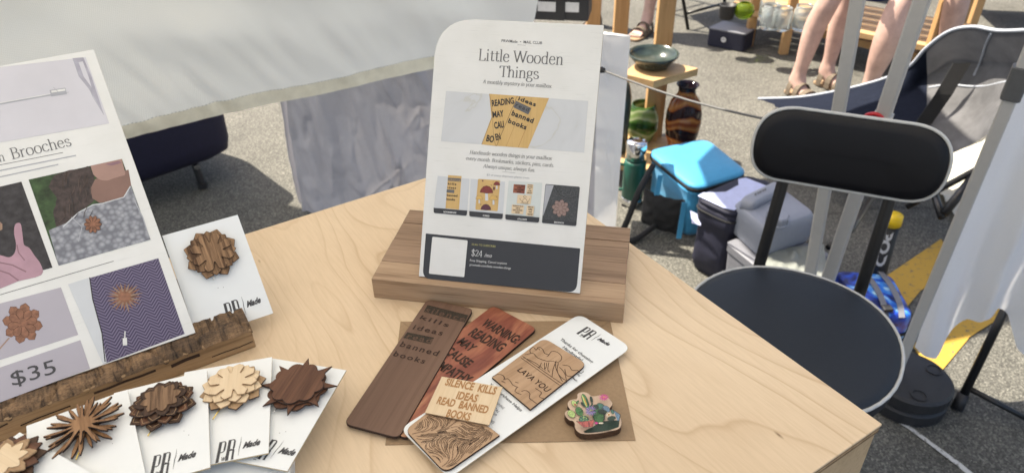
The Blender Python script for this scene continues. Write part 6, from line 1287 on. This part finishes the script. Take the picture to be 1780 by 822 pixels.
def person(label, feet, pelvis, knees, facing, shirt, group='visitors at the stalls', calf=.056, hcut=1.0):
    """feet: two (ankle, toe direction); body stands above the pelvis"""
    root = thing('person', label, 'person', Matrix.Translation(V(pelvis.x, pelvis.y, 0)), group); F = facing.normalized(); Sd = F.cross(Z3); s = hcut
    ch_ = [(-1, pelvis, .12), (0, pelvis+Z3*.18*s, .115), (1, pelvis+Z3*.38*s, .125), (2, pelvis+Z3*.50*s, .055), (3, pelvis+Z3*.60*s+F*.015, .075), (4, pelvis+Z3*.68*s+F*.01, .082), (5, pelvis+Z3*.76*s, .06)]
    for sg in (-1, 1):
        i = len(ch_); ch_ += [(2, pelvis+Z3*.42*s+Sd*.17*sg, .055), (i, pelvis+Z3*.15*s+Sd*.23*sg+F*.02, .04), (i+1, pelvis-Z3*.08*s+Sd*.2*sg+F*.14, .03), (i+2, pelvis-Z3*.13*s+Sd*.18*sg+F*.19, .026)]
        for f in range(4): j = len(ch_); ch_ += [(i+3, pelvis-Z3*.16*s+Sd*(.155+.017*f)*sg+F*(.22), .010), (j, pelvis-Z3*(.20-.004*f)*s+Sd*(.155+.018*f)*sg+F*(.235), .008)]
        j = len(ch_); ch_ += [(i+2, pelvis-Z3*.11*s+Sd*.15*sg+F*.2, .010)]
    for (ank, toe), kn_ in zip(feet, knees):
        toe = toe.normalized(); sd2 = Vector((-toe.y, toe.x, 0)); i = len(ch_); hip = pelvis.lerp(kn_, .25); shin = (ank-kn_)
        back_ = -toe
        ch_ += [(0, hip+(kn_-hip)*.1, .085), (i, hip.lerp(kn_, .55), .07), (i+1, kn_, .055), (i+2, kn_+shin*.28+back_*.018, calf), (i+3, kn_+shin*.5+back_*.012, calf*.88), (i+4, kn_+shin*.78, .037), (i+5, ank, .034), (i+6, V(ank.x, ank.y, .035)+back_*.025, .031), (i+6, V(ank.x, ank.y, .034)+toe*.07, (.034, .028)), (i+8, V(ank.x, ank.y, .026)+toe*.12, (.040, .016))]
        for t in range(5):
            lat = (-.030+.0145*t); ln = [.060, .056, .050, .043, .035][t]; b_ = V(ank.x, ank.y, .024)+toe*.135+sd2*lat; j = len(ch_); ch_ += [(i+9, b_, .0095 if t else .012), (j, b_+toe*ln*.6-Z3*.004, .0085 if t else .011)]
    skinmesh('body', ch_, 'skin', root)
    p = pelvis; q = [(-1, p+Z3*.08, .145), (0, p+Z3*.25*s, .135), (1, p+Z3*.40*s, .14)]
    for sg in (-1, 1): i = len(q); q += [(2, p+Z3*.41*s+Sd*.17*sg, .07), (i, p+Z3*.28*s+Sd*.21*sg, .062)]
    skinmesh('shirt', q, shirt, root)
    q = [(-1, p+Z3*.06, .14), (0, p-Z3*.02, .14)]
    for kn_ in knees: i = len(q); q += [(1, p.lerp(kn_, .28), .105), (i, p.lerp(kn_, .62), .095)]
    skinmesh('shorts', q, 'shorts', root)
    q = [(-1, p+Z3*.70*s-F*.02, .095), (0, p+Z3*.78*s, .07), (0, p+Z3*.6*s-F*.05, .06)]; skinmesh('hair', q, 'hair', root)
    hd = p+Z3*.655*s+F*.085
    mb = MB(); mb.tube([hd+Z3*.02, hd+F*.022-Z3*.012, hd-Z3*.022], [.006, .012, .006], 6); mb.build('nose', 'skin', root, Matrix(), smooth=True)
    for sg in (-1, 1): mb = MB(); e = hd+Z3*.022+Sd*.03*sg; mb.tube([e-F*.006, e+F*.002], [.01, .004], 8); mb.build('eye', 'ink_black', root, Matrix())
    for ank, toe in feet:
        toe = toe.normalized(); sd2 = Vector((-toe.y, toe.x, 0)); c0 = V(ank.x, ank.y, 0)
        ol_ = smooth2([(-.045, 0), (-.035, .03), (.03, .032), (.10, .043), (.15, .045), (.195, .03), (.20, 0), (.19, -.03), (.15, -.043), (.10, -.04), (.03, -.03), (-.035, -.03)], 3, True)
        pts = [tuple((c0+toe*a+sd2*b).to_2d()) for a, b in ol_]; mb = MB(); mb.prism(pts, .003, .015); so_ = mb.build('sandal', 'sole', root, Matrix(), bevel=.002)
        for k, (a0, hgt_, wd_) in enumerate(((.105, .052, .048), (.055, .072, .044), (.0, .075, .040))):
            mb = MB(); arc = [c0+toe*(a0+.012*math.sin(t*math.pi)*0)+sd2*(wd_*math.cos(math.pi*t))+Z3*(.012+hgt_*math.sin(math.pi*t)**.8) for t in [i/10 for i in range(11)]]
            for i in range(10): a, b = arc[i], arc[i+1]; h_ = toe*.015; mb.add([a-h_, a+h_, b+h_, b-h_], [(0, 1, 2, 3)])
            st_ = mb.build('strap', 'sandal', so_, Matrix(), solid=.004)
    return root
def ankle(px, z=.085): return P(*px, z)
aL, aR = ankle((1384, 138)), ankle((1436, 122)); kL = above(aL, 1438, 8); kR = above(aR, 1478, 2)
person('visitor with bare pale shins in strappy taupe sandals, standing left of the tent legs', [(aL, Vector((.35, -1, 0))), (aR, Vector((.55, -1, 0)))], V((aL.x+aR.x)/2+.12, (aL.y+aR.y)/2+.02, .92), [kL, kR], Vector((.3, -1, 0)), 'shirt_grey')
bL, bR_ = ankle((1505, 165)), ankle((1632, 125)); kb1 = above(bL, 1566, -10); kb2 = above(bR_, 1672, -40)
kb1.z = min(kb1.z, .5)
person('nearer visitor whose large bare calves rise behind the sling chair between the tent legs', [(bL, Vector((.1, 1, 0))), (bR_, Vector((.3, 1, 0)))], V((bL.x+bR_.x)/2+.10, (bL.y+bR_.y)/2+.0, .95), [kb1, kb2], Vector((.2, 1, 0)), 'shirt_rose', calf=.066)
cL, cR = ankle((1126, 34)), ankle((1036, 22)); person('far visitor seen only as a bare shin and sandalled foot beside the wooden posts', [(cL, Vector((-.6, -.8, 0))), (cR, Vector((-.4, -.9, 0)))], V((cL.x+cR.x)/2, (cL.y+cR.y)/2+.05, .92), [cL+V(.02, -.02, .42), cR+V(0, -.02, .42)], Vector((-.2, -1, 0)), 'shirt_blue')
